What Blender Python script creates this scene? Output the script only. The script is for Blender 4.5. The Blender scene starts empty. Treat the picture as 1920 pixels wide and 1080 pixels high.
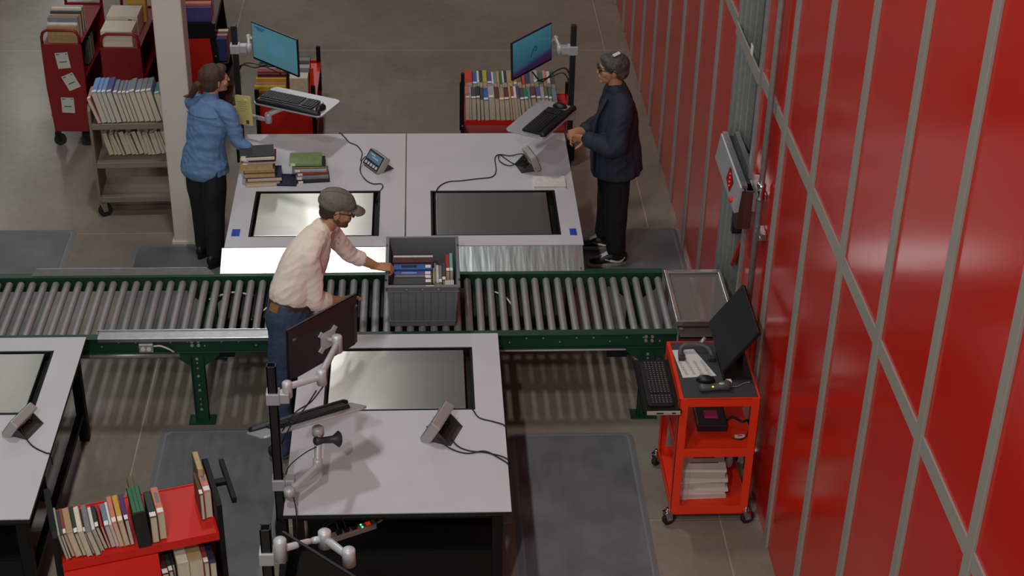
import bpy, bmesh, math, random
from mathutils import Vector, Matrix, Euler, noise
PI = math.pi
random.seed(7)
scene = bpy.context.scene
COL = scene.collection

# ------------------------------------------------------------------ camera
cam_data = bpy.data.cameras.new('camera')
cam_data.sensor_width = 36.0
cam_data.lens = 3098.32 / 1920 * 36.0
cam_data.clip_end = 200
cam = bpy.data.objects.new('camera', cam_data)
COL.objects.link(cam)
_p, _y, _r = 0.5463, 0.0620, 0.0233
_f = Vector((math.sin(_y) * math.cos(_p), math.cos(_y) * math.cos(_p), -math.sin(_p)))
_rt = Vector((math.cos(_y), -math.sin(_y), 0))
_up = _rt.cross(_f)
_a = math.cos(_r) * _rt + math.sin(_r) * _up
_b = -math.sin(_r) * _rt + math.cos(_r) * _up
cam.matrix_world = Matrix(((_a.x, _b.x, -_f.x, 0.1288), (_a.y, _b.y, -_f.y, -9.7687), (_a.z, _b.z, -_f.z, 6.3565), (0, 0, 0, 1)))
scene.camera = cam

# ------------------------------------------------------------------ light, world, exposure
scene.view_settings.view_transform = 'Standard'
scene.view_settings.look = 'None'
scene.view_settings.gamma = 1.0
scene.view_settings.use_curve_mapping = False
scene.view_settings.exposure = -0.12
world = bpy.data.worlds.new('hall_air')
scene.world = world
world.use_nodes = True
world.node_tree.nodes['Background'].inputs[0].default_value = (0.92, 0.96, 1.0, 1)
world.node_tree.nodes['Background'].inputs[1].default_value = 0.045
def lamp(x, y, z, power, sx=0.2, sy=0.7, color=(1.0, 0.985, 0.955)):
    l = bpy.data.lights.new('high_bay_lamp', 'AREA')
    l.shape = 'RECTANGLE'; l.size = sx; l.size_y = sy
    l.energy = power; l.color = color
    o = bpy.data.objects.new('high_bay_lamp', l)
    o.location = (x, y, z)
    COL.objects.link(o)
    return o
# rows of ceiling lamps running down the hall
lamp(-1.35, 0.0, 8.0, 132)
lamp(-1.35, -5.0, 8.0, 112)
lamp(-1.35, -9.6, 8.0, 280)
lamp(-1.35, 9.3, 8.0, 85, 0.6, 1.6)
lamp(-1.6, 13.9, 8.0, 165, 0.7, 1.6)
for k in range(6):
    lamp(-7.7, 2.0 + 4.65 * k, 8.0, 32)
lamp(-5.6, 9.3, 8.0, 60, 0.8, 1.6)  # extra lamp off the rows, added to brighten the left edge weighing plate
def fill_light(name, loc, rx, sx, sy, power, color):
    l = bpy.data.lights.new(name, 'AREA'); l.shape = 'RECTANGLE'; l.size = sx; l.size_y = sy; l.energy = power; l.color = color
    o = bpy.data.objects.new(name, l); o.location = loc; o.rotation_euler = (rx, 0, 0); COL.objects.link(o)
# added unseen area fills: far left for floor reflection, behind camera for upright faces
fill_light('far_left_fill', (-9.4, 26.0, 10.5), -PI / 2, 9.5, 9.0, 22, (0.86, 0.94, 1.0))
fill_light('near_end_fill', (-4.5, -20.0, 7.5), PI / 2, 15.0, 9.0, 720, (1.0, 0.985, 0.96))

# ------------------------------------------------------------------ helpers
def lin(h):
    h = h.lstrip('#')
    out = []
    for i in (0, 2, 4):
        c = int(h[i:i + 2], 16) / 255
        out.append(c / 12.92 if c <= 0.04045 else ((c + 0.055) / 1.055) ** 2.4)
    return (*out, 1)
MATS = {}
def mat(name, col, rough=0.6, metal=0.0, var=0.0, vscale=8.0, bump=0.0, bscale=60.0, emit=0.0, spec=0.5, aniso=0.0, coat=0.0, alpha=1.0, trans=0.0, stretch=None):
    if name in MATS: return MATS[name]
    m = bpy.data.materials.new(name); m.use_nodes = True
    nt = m.node_tree; b = nt.nodes['Principled BSDF']
    c = lin(col) if isinstance(col, str) else col
    b.inputs['Base Color'].default_value = c
    b.inputs['Roughness'].default_value = rough
    b.inputs['Metallic'].default_value = metal
    b.inputs['Specular IOR Level'].default_value = spec
    b.inputs['Anisotropic'].default_value = aniso
    b.inputs['Coat Weight'].default_value = coat
    b.inputs['Coat Roughness'].default_value = 0.08
    b.inputs['Alpha'].default_value = alpha
    b.inputs['Transmission Weight'].default_value = trans
    if emit:
        b.inputs['Emission Color'].default_value = c
        b.inputs['Emission Strength'].default_value = emit
    m.diffuse_color = c
    if var or bump:
        tc = nt.nodes.new('ShaderNodeTexCoord')
        mp = nt.nodes.new('ShaderNodeMapping'); nt.links.new(tc.outputs['Object'], mp.inputs[0])
        if stretch: mp.inputs['Scale'].default_value = stretch
    if var:
        n = nt.nodes.new('ShaderNodeTexNoise'); n.inputs['Scale'].default_value = vscale; n.inputs['Detail'].default_value = 5
        nt.links.new(mp.outputs[0], n.inputs[0])
        r = nt.nodes.new('ShaderNodeValToRGB')
        r.color_ramp.elements[0].position = 0.3; r.color_ramp.elements[1].position = 0.7
        r.color_ramp.elements[0].color = (*[max(0, v * (1 - var)) for v in c[:3]], 1)
        r.color_ramp.elements[1].color = (*[min(1, v * (1 + var)) for v in c[:3]], 1)
        nt.links.new(n.outputs[0], r.inputs[0]); nt.links.new(r.outputs[0], b.inputs['Base Color'])
    if bump:
        n2 = nt.nodes.new('ShaderNodeTexNoise'); n2.inputs['Scale'].default_value = bscale; n2.inputs['Detail'].default_value = 3
        nt.links.new(mp.outputs[0], n2.inputs[0])
        bp = nt.nodes.new('ShaderNodeBump'); bp.inputs['Strength'].default_value = bump; bp.inputs['Distance'].default_value = 0.01
        nt.links.new(n2.outputs[0], bp.inputs['Height']); nt.links.new(bp.outputs[0], b.inputs['Normal'])
    MATS[name] = m
    return m

class MB:
    """collects shapes; build() links them as ONE mesh object"""
    def __init__(s): s.v = []; s.f = []; s.mi = []; s.M = Matrix.Identity(4); s.i = 0; s.sm = []
    def at(s, loc=(0, 0, 0), rot=(0, 0, 0)):
        s.M = Matrix.Translation(loc) @ Euler(rot).to_matrix().to_4x4(); return s
    def add(s, vs, fs, smooth=False):
        o = len(s.v)
        s.v += [s.M @ Vector(p) for p in vs]
        for f in fs: s.f.append([o + k for k in f]); s.mi.append(s.i); s.sm.append(smooth)
        return s
    def box(s, c, d):
        x, y, z = c; a, b, e = d[0] / 2, d[1] / 2, d[2] / 2
        vs = [(x + i * a, y + j * b, z + k * e) for k in (-1, 1) for j in (-1, 1) for i in (-1, 1)]
        return s.add(vs, [(0, 2, 3, 1), (4, 5, 7, 6), (0, 1, 5, 4), (2, 6, 7, 3), (0, 4, 6, 2), (1, 3, 7, 5)])
    def bx(s, x0, x1, y0, y1, z0, z1):
        return s.box(((x0 + x1) / 2, (y0 + y1) / 2, (z0 + z1) / 2), (abs(x1 - x0), abs(y1 - y0), abs(z1 - z0)))
    def prism(s, poly, z0, z1):
        n = len(poly)
        vs = [(p[0], p[1], z0) for p in poly] + [(p[0], p[1], z1) for p in poly]
        fs = [tuple(range(n - 1, -1, -1)), tuple(range(n, 2 * n))] + [(k, (k + 1) % n, n + (k + 1) % n, n + k) for k in range(n)]
        return s.add(vs, fs)
    def tube(s, pts, r, n=10, cap=True):
        pts = [Vector(p) for p in pts]; rs = r if isinstance(r, (list, tuple)) else [r] * len(pts)
        vs = []; fs = []; up = None
        for k, p in enumerate(pts):
            t = (pts[min(k + 1, len(pts) - 1)] - pts[max(k - 1, 0)]).normalized()
            if up is None:
                up = Vector((0, 0, 1)) if abs(t.z) < 0.9 else Vector((1, 0, 0))
            u = (up - t * up.dot(t)).normalized(); w = t.cross(u); up = u
            for q in range(n):
                a = 2 * PI * q / n
                vs.append(p + (u * math.cos(a) + w * math.sin(a)) * rs[k])
        for k in range(len(pts) - 1):
            for q in range(n):
                fs.append((k * n + q, k * n + (q + 1) % n, (k + 1) * n + (q + 1) % n, (k + 1) * n + q))
        s.add(vs, fs, True)
        if cap:
            o = len(s.v) - len(vs)
            s.f.append([o + q for q in range(n - 1, -1, -1)]); s.mi.append(s.i); s.sm.append(False)
            o += (len(pts) - 1) * n
            s.f.append([o + q for q in range(n)]); s.mi.append(s.i); s.sm.append(False)
        return s
    def cyl(s, a, b, r, n=16): return s.tube([a, b], r, n)
    def lathe(s, c, prof, n=20):
        vs = []; fs = []
        for r, z in prof:
            for q in range(n):
                a = 2 * PI * q / n; vs.append((c[0] + r * math.cos(a), c[1] + r * math.sin(a), c[2] + z))
        for k in range(len(prof) - 1):
            for q in range(n): fs.append((k * n + q, k * n + (q + 1) % n, (k + 1) * n + (q + 1) % n, (k + 1) * n + q))
        fs.append(tuple(range(n - 1, -1, -1))); fs.append(tuple((len(prof) - 1) * n + q for q in range(n)))
        return s.add(vs, fs, True)
    def ell(s, c, r, n=16, m=10):
        vs = []; fs = []
        for k in range(1, m):
            t = PI * k / m
            for q in range(n):
                a = 2 * PI * q / n
                vs.append((c[0] + r[0] * math.sin(t) * math.cos(a), c[1] + r[1] * math.sin(t) * math.sin(a), c[2] - r[2] * math.cos(t)))
        b = len(vs); vs += [(c[0], c[1], c[2] - r[2]), (c[0], c[1], c[2] + r[2])]
        for k in range(m - 2):
            for q in range(n): fs.append((k * n + q, k * n + (q + 1) % n, (k + 1) * n + (q + 1) % n, (k + 1) * n + q))
        for q in range(n):
            fs.append((b, (q + 1) % n, q)); fs.append((b + 1, (m - 2) * n + q, (m - 2) * n + (q + 1) % n))
        return s.add(vs, fs, True)
    def build(s, name, m, parent=None, bevel=0.0, loc=None, rot=None, uv=False):
        me = bpy.data.meshes.new(name); me.from_pydata([tuple(p) for p in s.v], [], s.f)
        if uv:
            u = me.uv_layers.new(name='flat')
            for lp in me.loops: u.data[lp.index].uv = me.vertices[lp.vertex_index].co.xy
        for mm in (m if isinstance(m, (list, tuple)) else [m]): me.materials.append(mm)
        me.polygons.foreach_set('material_index', s.mi); me.polygons.foreach_set('use_smooth', s.sm)
        me.update()
        o = bpy.data.objects.new(name, me); COL.objects.link(o)
        if parent is not None: o.parent = parent
        if loc is not None: o.location = loc
        if rot is not None: o.rotation_euler = rot
        if bevel:
            b = o.modifiers.new('edge', 'BEVEL'); b.width = bevel; b.segments = 2; b.limit_method = 'ANGLE'; b.angle_limit = 0.7
        return o
def each(name, m, parent, *mbs, bevel=0.0):
    return [b.build(name, m, parent, bevel) for b in mbs]
def rrect(x0, x1, y0, y1, r, n=5):
    out = []
    for cx, cy, a0 in ((x1 - r, y1 - r, 0), (x0 + r, y1 - r, PI / 2), (x0 + r, y0 + r, PI), (x1 - r, y0 + r, 1.5 * PI)):
        for k in range(n + 1):
            a = a0 + PI / 2 * k / n; out.append((cx + r * math.cos(a), cy + r * math.sin(a)))
    return out
def spline(pts, n=8):
    P = [Vector(p) for p in pts]; P = [2 * P[0] - P[1]] + P + [2 * P[-1] - P[-2]]; out = []
    for i in range(1, len(P) - 2):
        for k in range(n):
            t = k / n
            out.append(0.5 * ((2 * P[i]) + (-P[i - 1] + P[i + 1]) * t + (2 * P[i - 1] - 5 * P[i] + 4 * P[i + 1] - P[i + 2]) * t * t + (-P[i - 1] + 3 * P[i] - 3 * P[i + 1] + P[i + 2]) * t ** 3))
    out.append(P[-2]); return out
def tag(o, label, cat, group=None, kind=None):
    o['label'] = label; o['category'] = cat
    if group: o['group'] = group
    if kind: o['kind'] = kind
    return o
def thing(name, label, cat, loc=(0, 0, 0), rz=0.0, group=None):
    o = bpy.data.objects.new(name, None); COL.objects.link(o)
    o.empty_display_size = 0.1; o.location = loc; o.rotation_euler = (0, 0, rz)
    return tag(o, label, cat, group)
def struct(o): o['kind'] = 'structure'; return o
def dup(root, loc=None, rot=None, label=None, group=None):
    r = root.copy(); COL.objects.link(r)
    if loc is not None: r.location = loc
    if rot is not None: r.rotation_euler = rot
    if label: r['label'] = label
    if group: r['group'] = group
    for ch in list(root.children):
        c = ch.copy(); COL.objects.link(c); c.parent = r
        for g in list(ch.children):
            d = g.copy(); COL.objects.link(d); d.parent = c
    return r
ORD = ['first', 'second', 'third', 'fourth', 'fifth', 'sixth', 'seventh', 'eighth', 'ninth', 'tenth', 'eleventh', 'twelfth', 'thirteenth', 'fourteenth', 'fifteenth', 'sixteenth', 'seventeenth', 'eighteenth', 'nineteenth', 'twentieth', 'twenty-first', 'twenty-second', 'twenty-third', 'twenty-fourth', 'twenty-fifth']
# ------------------------------------------------------------------ materials used widely
M_lam = mat('light_grey_laminate', '#c6c6cb', 0.55, var=0.03, vscale=5)
M_edge = mat('black_edge_band', '#141314', 0.5)
M_black = mat('black_powder_coat', '#0c0c0d', 0.6, spec=0.3, bump=0.05, bscale=300)
M_blackpl = mat('black_plastic', '#161618', 0.45)
M_dkpl = mat('charcoal_plastic', '#2b2b2d', 0.5)
M_green = mat('dark_green_enamel', '#0c3d2b', 0.45, var=0.12, vscale=6)
M_alu = mat('aluminium', '#b9babb', 0.32, metal=1.0, var=0.06, vscale=20)
M_silver = mat('silver_grey_paint', '#b4b5b8', 0.4, metal=0.35)
M_white = mat('white_plastic', '#d8d6d2', 0.5)
M_zinc = mat('zinc_plated_steel', '#a9aba9', 0.42, metal=0.55, var=0.1, vscale=25)
M_chrome = mat('chrome', '#d0d0d2', 0.12, metal=1.0)
M_redcart = mat('bright_red_orange_enamel', '#e6330c', 0.4)
M_redshelf = mat('bright_red_shelf_enamel', '#cf1d0e', 0.38)
M_redtruck = mat('deep_red_enamel', '#7d0c10', 0.42)
M_rubber = mat('black_rubber', '#1a1a1a', 0.75)
M_paper = mat('white_paper', '#d9d6d2', 0.8)
M_ink = mat('grey_ink', '#4a4a4c', 0.8)
M_label = mat('white_sticker', '#e6e3da', 0.7)

# ------------------------------------------------------------------ floor
def floor_material():
    m = bpy.data.materials.new('polished_concrete'); m.use_nodes = True
    nt = m.node_tree; b = nt.nodes['Principled BSDF']; L = nt.links.new
    tc = nt.nodes.new('ShaderNodeTexCoord')
    n1 = nt.nodes.new('ShaderNodeTexNoise'); n1.inputs['Scale'].default_value = 0.9; n1.inputs['Detail'].default_value = 8; n1.inputs['Roughness'].default_value = 0.62
    n2 = nt.nodes.new('ShaderNodeTexNoise'); n2.inputs['Scale'].default_value = 14; n2.inputs['Detail'].default_value = 6
    L(tc.outputs['Object'], n1.inputs[0]); L(tc.outputs['Object'], n2.inputs[0])
    mx = nt.nodes.new('ShaderNodeMath'); mx.operation = 'MULTIPLY_ADD'; mx.inputs[1].default_value = 0.75
    L(n1.outputs[0], mx.inputs[0])
    m2 = nt.nodes.new('ShaderNodeMath'); m2.operation = 'MULTIPLY'; m2.inputs[1].default_value = 0.25
    L(n2.outputs[0], m2.inputs[0]); L(m2.outputs[0], mx.inputs[2])
    r = nt.nodes.new('ShaderNodeValToRGB'); e = r.color_ramp.elements
    e[0].position = 0.32; e[0].color = lin('#736c61'); e[1].position = 0.68; e[1].color = lin('#8d8679')
    L(mx.outputs[0], r.inputs[0])
    # pale dust-filled saw cuts on a grid
    sx = nt.nodes.new('ShaderNodeSeparateXYZ'); L(tc.outputs['Object'], sx.inputs[0])
    wob = nt.nodes.new('ShaderNodeTexNoise'); wob.inputs['Scale'].default_value = 3
    L(tc.outputs['Object'], wob.inputs[0])
    masks = []
    for ax, offs in (('X', (1.90, -1.70, -5.3)), ('Y', (1.53, -2.04, 5.1))):
        for o in offs:
            d = nt.nodes.new('ShaderNodeMath'); d.operation = 'SUBTRACT'; d.inputs[1].default_value = o; L(sx.outputs[ax], d.inputs[0])
            ab = nt.nodes.new('ShaderNodeMath'); ab.operation = 'ABSOLUTE'; L(d.outputs[0], ab.inputs[0])
            lt = nt.nodes.new('ShaderNodeMath'); lt.operation = 'LESS_THAN'; lt.inputs[1].default_value = 0.0045; L(ab.outputs[0], lt.inputs[0])
            masks.append(lt)
    acc = masks[0]
    for k in masks[1:]:
        a = nt.nodes.new('ShaderNodeMath'); a.operation = 'MAXIMUM'; L(acc.outputs[0], a.inputs[0]); L(k.outputs[0], a.inputs[1]); acc = a
    wm = nt.nodes.new('ShaderNodeMath'); wm.operation = 'MULTIPLY'; L(acc.outputs[0], wm.inputs[0]); L(wob.outputs[0], wm.inputs[1])
    mix = nt.nodes.new('ShaderNodeMix'); mix.data_type = 'RGBA'
    L(wm.outputs[0], mix.inputs['Factor']); L(r.outputs[0], mix.inputs[6]); mix.inputs[7].default_value = lin('#b9b1a2')
    L(mix.outputs[2], b.inputs['Base Color'])
    rr = nt.nodes.new('ShaderNodeMapRange'); rr.inputs['To Min'].default_value = 0.14; rr.inputs['To Max'].default_value = 0.30
    L(n1.outputs[0], rr.inputs['Value']); L(rr.outputs[0], b.inputs['Roughness'])
    bp = nt.nodes.new('ShaderNodeBump'); bp.inputs['Strength'].default_value = 0.06; bp.inputs['Distance'].default_value = 0.02
    n3 = nt.nodes.new('ShaderNodeTexNoise'); n3.inputs['Scale'].default_value = 2.2; n3.inputs['Detail'].default_value = 4
    L(tc.outputs['Object'], n3.inputs[0]); L(n3.outputs[0], bp.inputs['Height']); L(bp.outputs[0], b.inputs['Normal'])
    return m
fl = struct(MB().bx(-14, 4, -9, 30, -0.12, 0).build('floor', floor_material()))

# ------------------------------------------------------------------ red panelled wall on the right
M_redwall = mat('glossy_red_panel', '#c81c08', 0.17, bump=0.01, bscale=1.6, spec=0.32)
M_joint = mat('grey_joint_profile', '#a29c93', 0.5, metal=0.2)
XW = 2.14
wall = MB()
JY = [3.4548 - 0.717 * i for i in range(-12, 18)]
OP0, OP1 = -0.864, -0.08
wall.bx(XW, XW + 0.12, OP1, 12.1, 0, 7); wall.bx(XW, XW + 0.12, -8.8, OP0, 0, 7)
wall_o = struct(wall.build('wall_right', M_redwall))
for y in JY:
    if OP0 - 0.05 < y < OP1 + 0.1 or y < -8.7: continue
    struct(MB().bx(XW - 0.014, XW + 0.002, y - 0.038, y + 0.038, 0, 7).build('joint_strip', M_joint, wall_o, 0.003))
for a, b in ((OP1, 12.1), (-8.8, OP0)):
    struct(MB().bx(XW - 0.009, XW + 0.002, a, b, 2.33, 2.41).build('horizontal_joint', M_joint, wall_o))
# opening the conveyor runs into
M_dkpanel = mat('dark_grey_door_panel', '#4b4b4c', 0.35, metal=0.3)
M_steelshine = mat('polished_steel', '#8f9092', 0.22, metal=1.0)
door = struct(MB().bx(XW + 0.09, XW + 0.12, OP0, OP1, 0.78, 7).build('door_1', M_dkpanel))
for k, (y0, y1, x0) in enumerate(((-0.135, -0.07, -0.02), (-0.195, -0.145, 0.0), (-0.25, -0.205, 0.02), (-0.29, -0.262, 0.05))):
    struct(MB().bx(XW + x0, XW + 0.11, y0, y1, 0.0, 7).build('door_jamb', M_zinc, door, 0.003))
struct(MB().bx(XW - 0.02, XW + 0.11, OP0, OP0 + 0.05, 0.0, 7).build('door_jamb', M_zinc, door, 0.003))
struct(MB().bx(XW - 0.031, XW - 0.021, OP0, OP1, 2.33, 2.41).build('horizontal_joint', M_joint, door))
struct(MB().bx(XW + 0.06, XW + 0.09, OP0 + 0.08, -0.36, 0.80, 1.62).build('steel_guard', M_steelshine, door, 0.004))
struct(MB().bx(XW + 0.02, XW + 0.09, -0.345, -0.30, 1.02, 1.6).build('slot_cover', M_blackpl, door))
rs = MB(); rs.at((XW + 0.045, -0.50, 1.02), (0.62, 0, 0)); rs.bx(-0.008, 0.008, -0.012, 0.012, -0.3, 0.26)
struct(rs.build('red_bar', M_redshelf, door))
tag(MB().bx(XW - 0.03, XW - 0.025, -0.63, -0.575, 2.41, 2.47).build('sign_plate', M_label), 'small white plate on the grey joint across the dark opening', 'sign')

# ------------------------------------------------------------------ pillar
M_pillar = mat('off_white_pillar_paint', '#d2cbc0', 0.6, var=0.03, vscale=3)
pl = MB(); pl.bx(-1.785, -1.575, 1.37, 1.60, 0, 7)
struct(pl.build('pillar', M_pillar, bevel=0.012))
pl = MB(); pl.bx(-1.80, -1.56, 1.355, 1.615, 0, 0.02)
struct(pl.build('trim_1', M_pillar))

# ------------------------------------------------------------------ anti-fatigue mats
def mat_tread():
    m = bpy.data.materials.new('ribbed_grey_vinyl'); m.use_nodes = True
    nt = m.node_tree; b = nt.nodes['Principled BSDF']; L = nt.links.new
    tc = nt.nodes.new('ShaderNodeTexCoord'); mp = nt.nodes.new('ShaderNodeMapping'); mp.inputs['Rotation'].default_value = (0, 0, 0.6)
    L(tc.outputs['Object'], mp.inputs[0])
    w = nt.nodes.new('ShaderNodeTexBrick'); w.inputs['Scale'].default_value = 20; w.inputs['Mortar Size'].default_value = 0.16
    w.inputs['Color1'].default_value = (1, 1, 1, 1); w.inputs['Color2'].default_value = (0.8, 0.8, 0.8, 1); w.inputs['Mortar'].default_value = (0, 0, 0, 1)
    L(mp.outputs[0], w.inputs[0])
    n = nt.nodes.new('ShaderNodeTexNoise'); n.inputs['Scale'].default_value = 3.5; n.inputs['Detail'].default_value = 8
    L(tc.outputs['Object'], n.inputs[0])
    r = nt.nodes.new('ShaderNodeValToRGB'); e = r.color_ramp.elements
    e[0].position = 0.3; e[0].color = lin('#83858a'); e[1].position = 0.75; e[1].color = lin('#aaacb0')
    L(n.outputs[0], r.inputs[0])
    mx = nt.nodes.new('ShaderNodeMix'); mx.data_type = 'RGBA'; mx.blend_type = 'MULTIPLY'; mx.inputs['Factor'].default_value = 0.6
    L(r.outputs[0], mx.inputs[6]); L(w.outputs[0], mx.inputs[7]); L(mx.outputs[2], b.inputs['Base Color'])
    b.inputs['Roughness'].default_value = 0.5
    bp = nt.nodes.new('ShaderNodeBump'); bp.inputs['Strength'].default_value = 0.9; bp.inputs['Distance'].default_value = 0.004
    L(w.outputs[0], bp.inputs['Height']); L(bp.outputs[0], b.inputs['Normal'])
    return m
M_mat = mat_tread()
M_mat_edge = mat('smooth_grey_vinyl_border', '#74767a', 0.55)
def floor_mat(x0, x1, y0, y1, label):
    t = thing('floor_mat', label, 'mat', ((x0 + x1) / 2, (y0 + y1) / 2, 0), group='anti-fatigue floor mats')
    w, d = (x1 - x0) / 2, (y1 - y0) / 2
    lo = rrect(-w, w, -d, d, 0.06); hi = rrect(-w + 0.03, w - 0.03, -d + 0.03, d - 0.03, 0.05); n = len(lo)
    b = MB(); b.add([(p[0], p[1], 0.001) for p in lo] + [(p[0], p[1], 0.012) for p in hi], [tuple(range(n - 1, -1, -1)), tuple(range(n, 2 * n))] + [(k, (k + 1) % n, n + (k + 1) % n, n + k) for k in range(n)])
    b.build('border', M_mat_edge, t)
    MB().prism(rrect(-w + 0.045, w - 0.045, -d + 0.045, d - 0.045, 0.04), 0.012, 0.015).build('tread', M_mat, t)
floor_mat(-4.3, -2.555, 0.0, 1.59, 'grey textured floor mat at the left edge, behind the conveyor')
floor_mat(-2.09, -1.30, -0.12, 1.335, 'grey floor mat under the standing person in the blue shirt')
floor_mat(1.26, 2.12, 0.0, 1.56, 'grey floor mat under the standing person in the navy jacket')
floor_mat(0.66, 1.47, -2.95, -1.15, 'long grey floor mat between the front table and the red cart')
floor_mat(-1.57, -0.75, -3.6, -1.06, 'long grey floor mat between the front left table and the screen pole')
# ------------------------------------------------------------------ roller conveyor
CX0, CX1, RY0, RY1, CZ = -3.62, 1.74, -0.235, -0.915, 0.64
M_roll = mat('grey_roller_steel', '#979898', 0.52, metal=0.45, var=0.08, vscale=12)
M_rollend = mat('roller_bearing', '#b5b5b2', 0.3, metal=0.9)
conv = thing('roller_conveyor', 'long green framed conveyor with grey steel rollers crossing the room', 'conveyor', (0, 0, 0))
for nm, y0, y1 in (('far_rail', -0.225, -0.185), ('near_rail', -0.965, -0.925)):
    b = MB(); b.bx(CX0, CX1, y0, y1, 0.545, 0.655)
    yy = y1 if nm == 'far_rail' else y0; sg = 1 if nm == 'far_rail' else -1
    b.bx(CX0, CX1, yy, yy + sg * 0.02, 0.645, 0.655); b.bx(CX0, CX1, yy, yy + sg * 0.02, 0.545, 0.553)
    rail = b.build('side_rail', M_green, conv, 0.002)
    if nm == 'near_rail':
        for k in range(34):
            x = -1.9 + k * 0.107
            if -0.62 < x < 0.58: continue
            zz = 0.62 if k % 3 else 0.59
            MB().cyl((x, yy - 0.001, zz), (x, yy - 0.006, zz), 0.006, 8).build('bolt_head', M_zinc, rail)
# one roller copied along the bed
b = MB(); b.tube([(0, RY1 + 0.012, 0), (0, RY1 + 0.018, 0), (0, RY0 - 0.018, 0), (0, RY0 - 0.012, 0)], [0.0205, 0.0240, 0.0240, 0.0205], 18)
roll0 = b.build('roller', M_roll, conv); roll0.location = (CX1 - 0.035, 0, CZ - 0.024)
b = MB(); b.cyl((0, RY1 - 0.012, 0), (0, RY0 + 0.012, 0), 0.012, 10)
ax0 = b.build('axle', M_rollend, roll0)
k = 1
while CX1 - 0.035 - 0.0758 * k > CX0 + 0.02:
    r = roll0.copy(); COL.objects.link(r); r.parent = conv; r.location = (CX1 - 0.035 - 0.0758 * k, 0, CZ - 0.024)
    a = ax0.copy(); COL.objects.link(a); a.parent = r
    k += 1
def conv_leg(x, y, out, w=0.085):
    b = MB(); b.bx(x - w / 2, x + w / 2, y - 0.012, y + 0.012, 0.012, 0.6)
    b.at((x, y, 0), (PI / 2, 0, 0)); b.prism([(-0.15, 0.56), (-0.14, 0.51), (-w / 2, 0.43), (w / 2, 0.43), (0.14, 0.51), (0.15, 0.56)], -0.0105, 0.0105)
    b.at(); b.bx(x - w / 2, x - w / 2 + 0.008, y - 0.03, y + 0.03, 0.012, 0.5); b.bx(x + w / 2 - 0.008, x + w / 2, y - 0.03, y + 0.03, 0.012, 0.5)
    b.bx(x - 0.085, x + 0.085, y - 0.05, y + 0.05, 0, 0.012)
    l = b.build('leg', M_green, conv)
    for z in (0.10, 0.14, 0.18, 0.25, 0.29, 0.36, 0.42, 0.46, 0.49): MB().cyl((x, y + out * 0.012, z), (x, y + out * 0.018, z), 0.010 if z in (0.10, 0.25, 0.36, 0.49) else 0.006, 8).build('bolt_head', M_zinc, l)
    for dx in (-0.02, 0.02):
        for z in (0.60, 0.63): MB().cyl((x + dx, y + out * 0.012, z), (x + dx, y + out * 0.030, z), 0.011, 8).build('bolt_head', M_zinc, l)
for x in (-1.315, 1.56, -3.3):
    conv_leg(x, -0.955, -1); conv_leg(x, -0.195, 1)
    MB().bx(x - 0.02, x + 0.02, -0.94, -0.21, 0.50, 0.54).build('cross_brace', M_green, conv)
# sheet guards on both rails, angled aluminium
b = MB(); b.bx(-1.92, -0.66, -0.99, -0.945, 0.655, 0.662); b.bx(-1.92, -0.66, -0.948, -0.944, 0.655, 0.70); b.bx(-1.92, -0.66, -0.992, -0.988, 0.635, 0.662)
b.build('guide_rail', M_alu, conv, 0.002)
b = MB(); b.at((0, -0.20, 0.655), (PI / 2, 0, 0)); b.prism([(-2.48, 0.0), (-2.44, 0.055), (-1.32, 0.055), (-1.27, 0.0)], -0.003, 0.003)
b.build('guide_rail', M_zinc, conv)
b = MB(); b.bx(-1.665, -1.575, -1.005, -0.966, 0.565, 0.625); bx_ = b.build('outlet_box', M_zinc, conv, 0.004)
for dx in (-0.018, 0.018): MB().cyl((-1.62 + dx, -1.005, 0.592), (-1.62 + dx, -1.009, 0.592), 0.015, 12).build('receptacle', M_white, bx_)
MB().tube(spline([(-1.575, -0.985, 0.60), (-1.53, -0.99, 0.605), (-1.48, -0.99, 0.58), (-1.45, -0.975, 0.545)]), 0.006, 8).build('cable', M_white, conv)
MB().cyl((-2.15, -0.955, 0.515), (-1.42, -0.955, 0.515), 0.019, 12).build('conduit', M_zinc, conv)
MB().cyl((0.56, -0.955, 0.52), (1.49, -0.955, 0.52), 0.008, 8).build('conduit', M_white, conv)
MB().bx(1.30, 1.43, -0.955, -0.90, 0.46, 0.53).build('sensor_bracket', M_black, conv)
MB().bx(-1.2, -1.08, -0.95, -0.86, 0.49, 0.54).build('sensor_bracket', M_black, conv)
# drive units slung under the rollers
for x0, x1 in ((-1.18, -0.80), (-0.66, -0.12), (0.42, 1.02)):
    MB().bx(x0, x1, -0.62, -0.26, 0.47, 0.575).build('drive_unit', M_black, conv, 0.01)
for pts in ([(-1.30, -0.35, 0.55), (-1.15, -0.32, 0.585), (-1.0, -0.36, 0.585)], [(-1.0, -0.62, 0.56), (-0.9, -0.52, 0.588), (-0.82, -0.42, 0.588)], [(1.25, -0.3, 0.56), (1.3, -0.5, 0.57), (1.36, -0.8, 0.56)], [(0.55, -0.3, 0.58), (0.66, -0.4, 0.585), (0.72, -0.55, 0.58)]):
    MB().tube(spline(pts), 0.006, 8).build('air_line', M_black if pts[0][0] > 1 else M_white, conv)
MB().bx(1.33, 1.35, -0.9, -0.55, 0.585, 0.60).build('air_line', M_zinc, conv)

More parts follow.
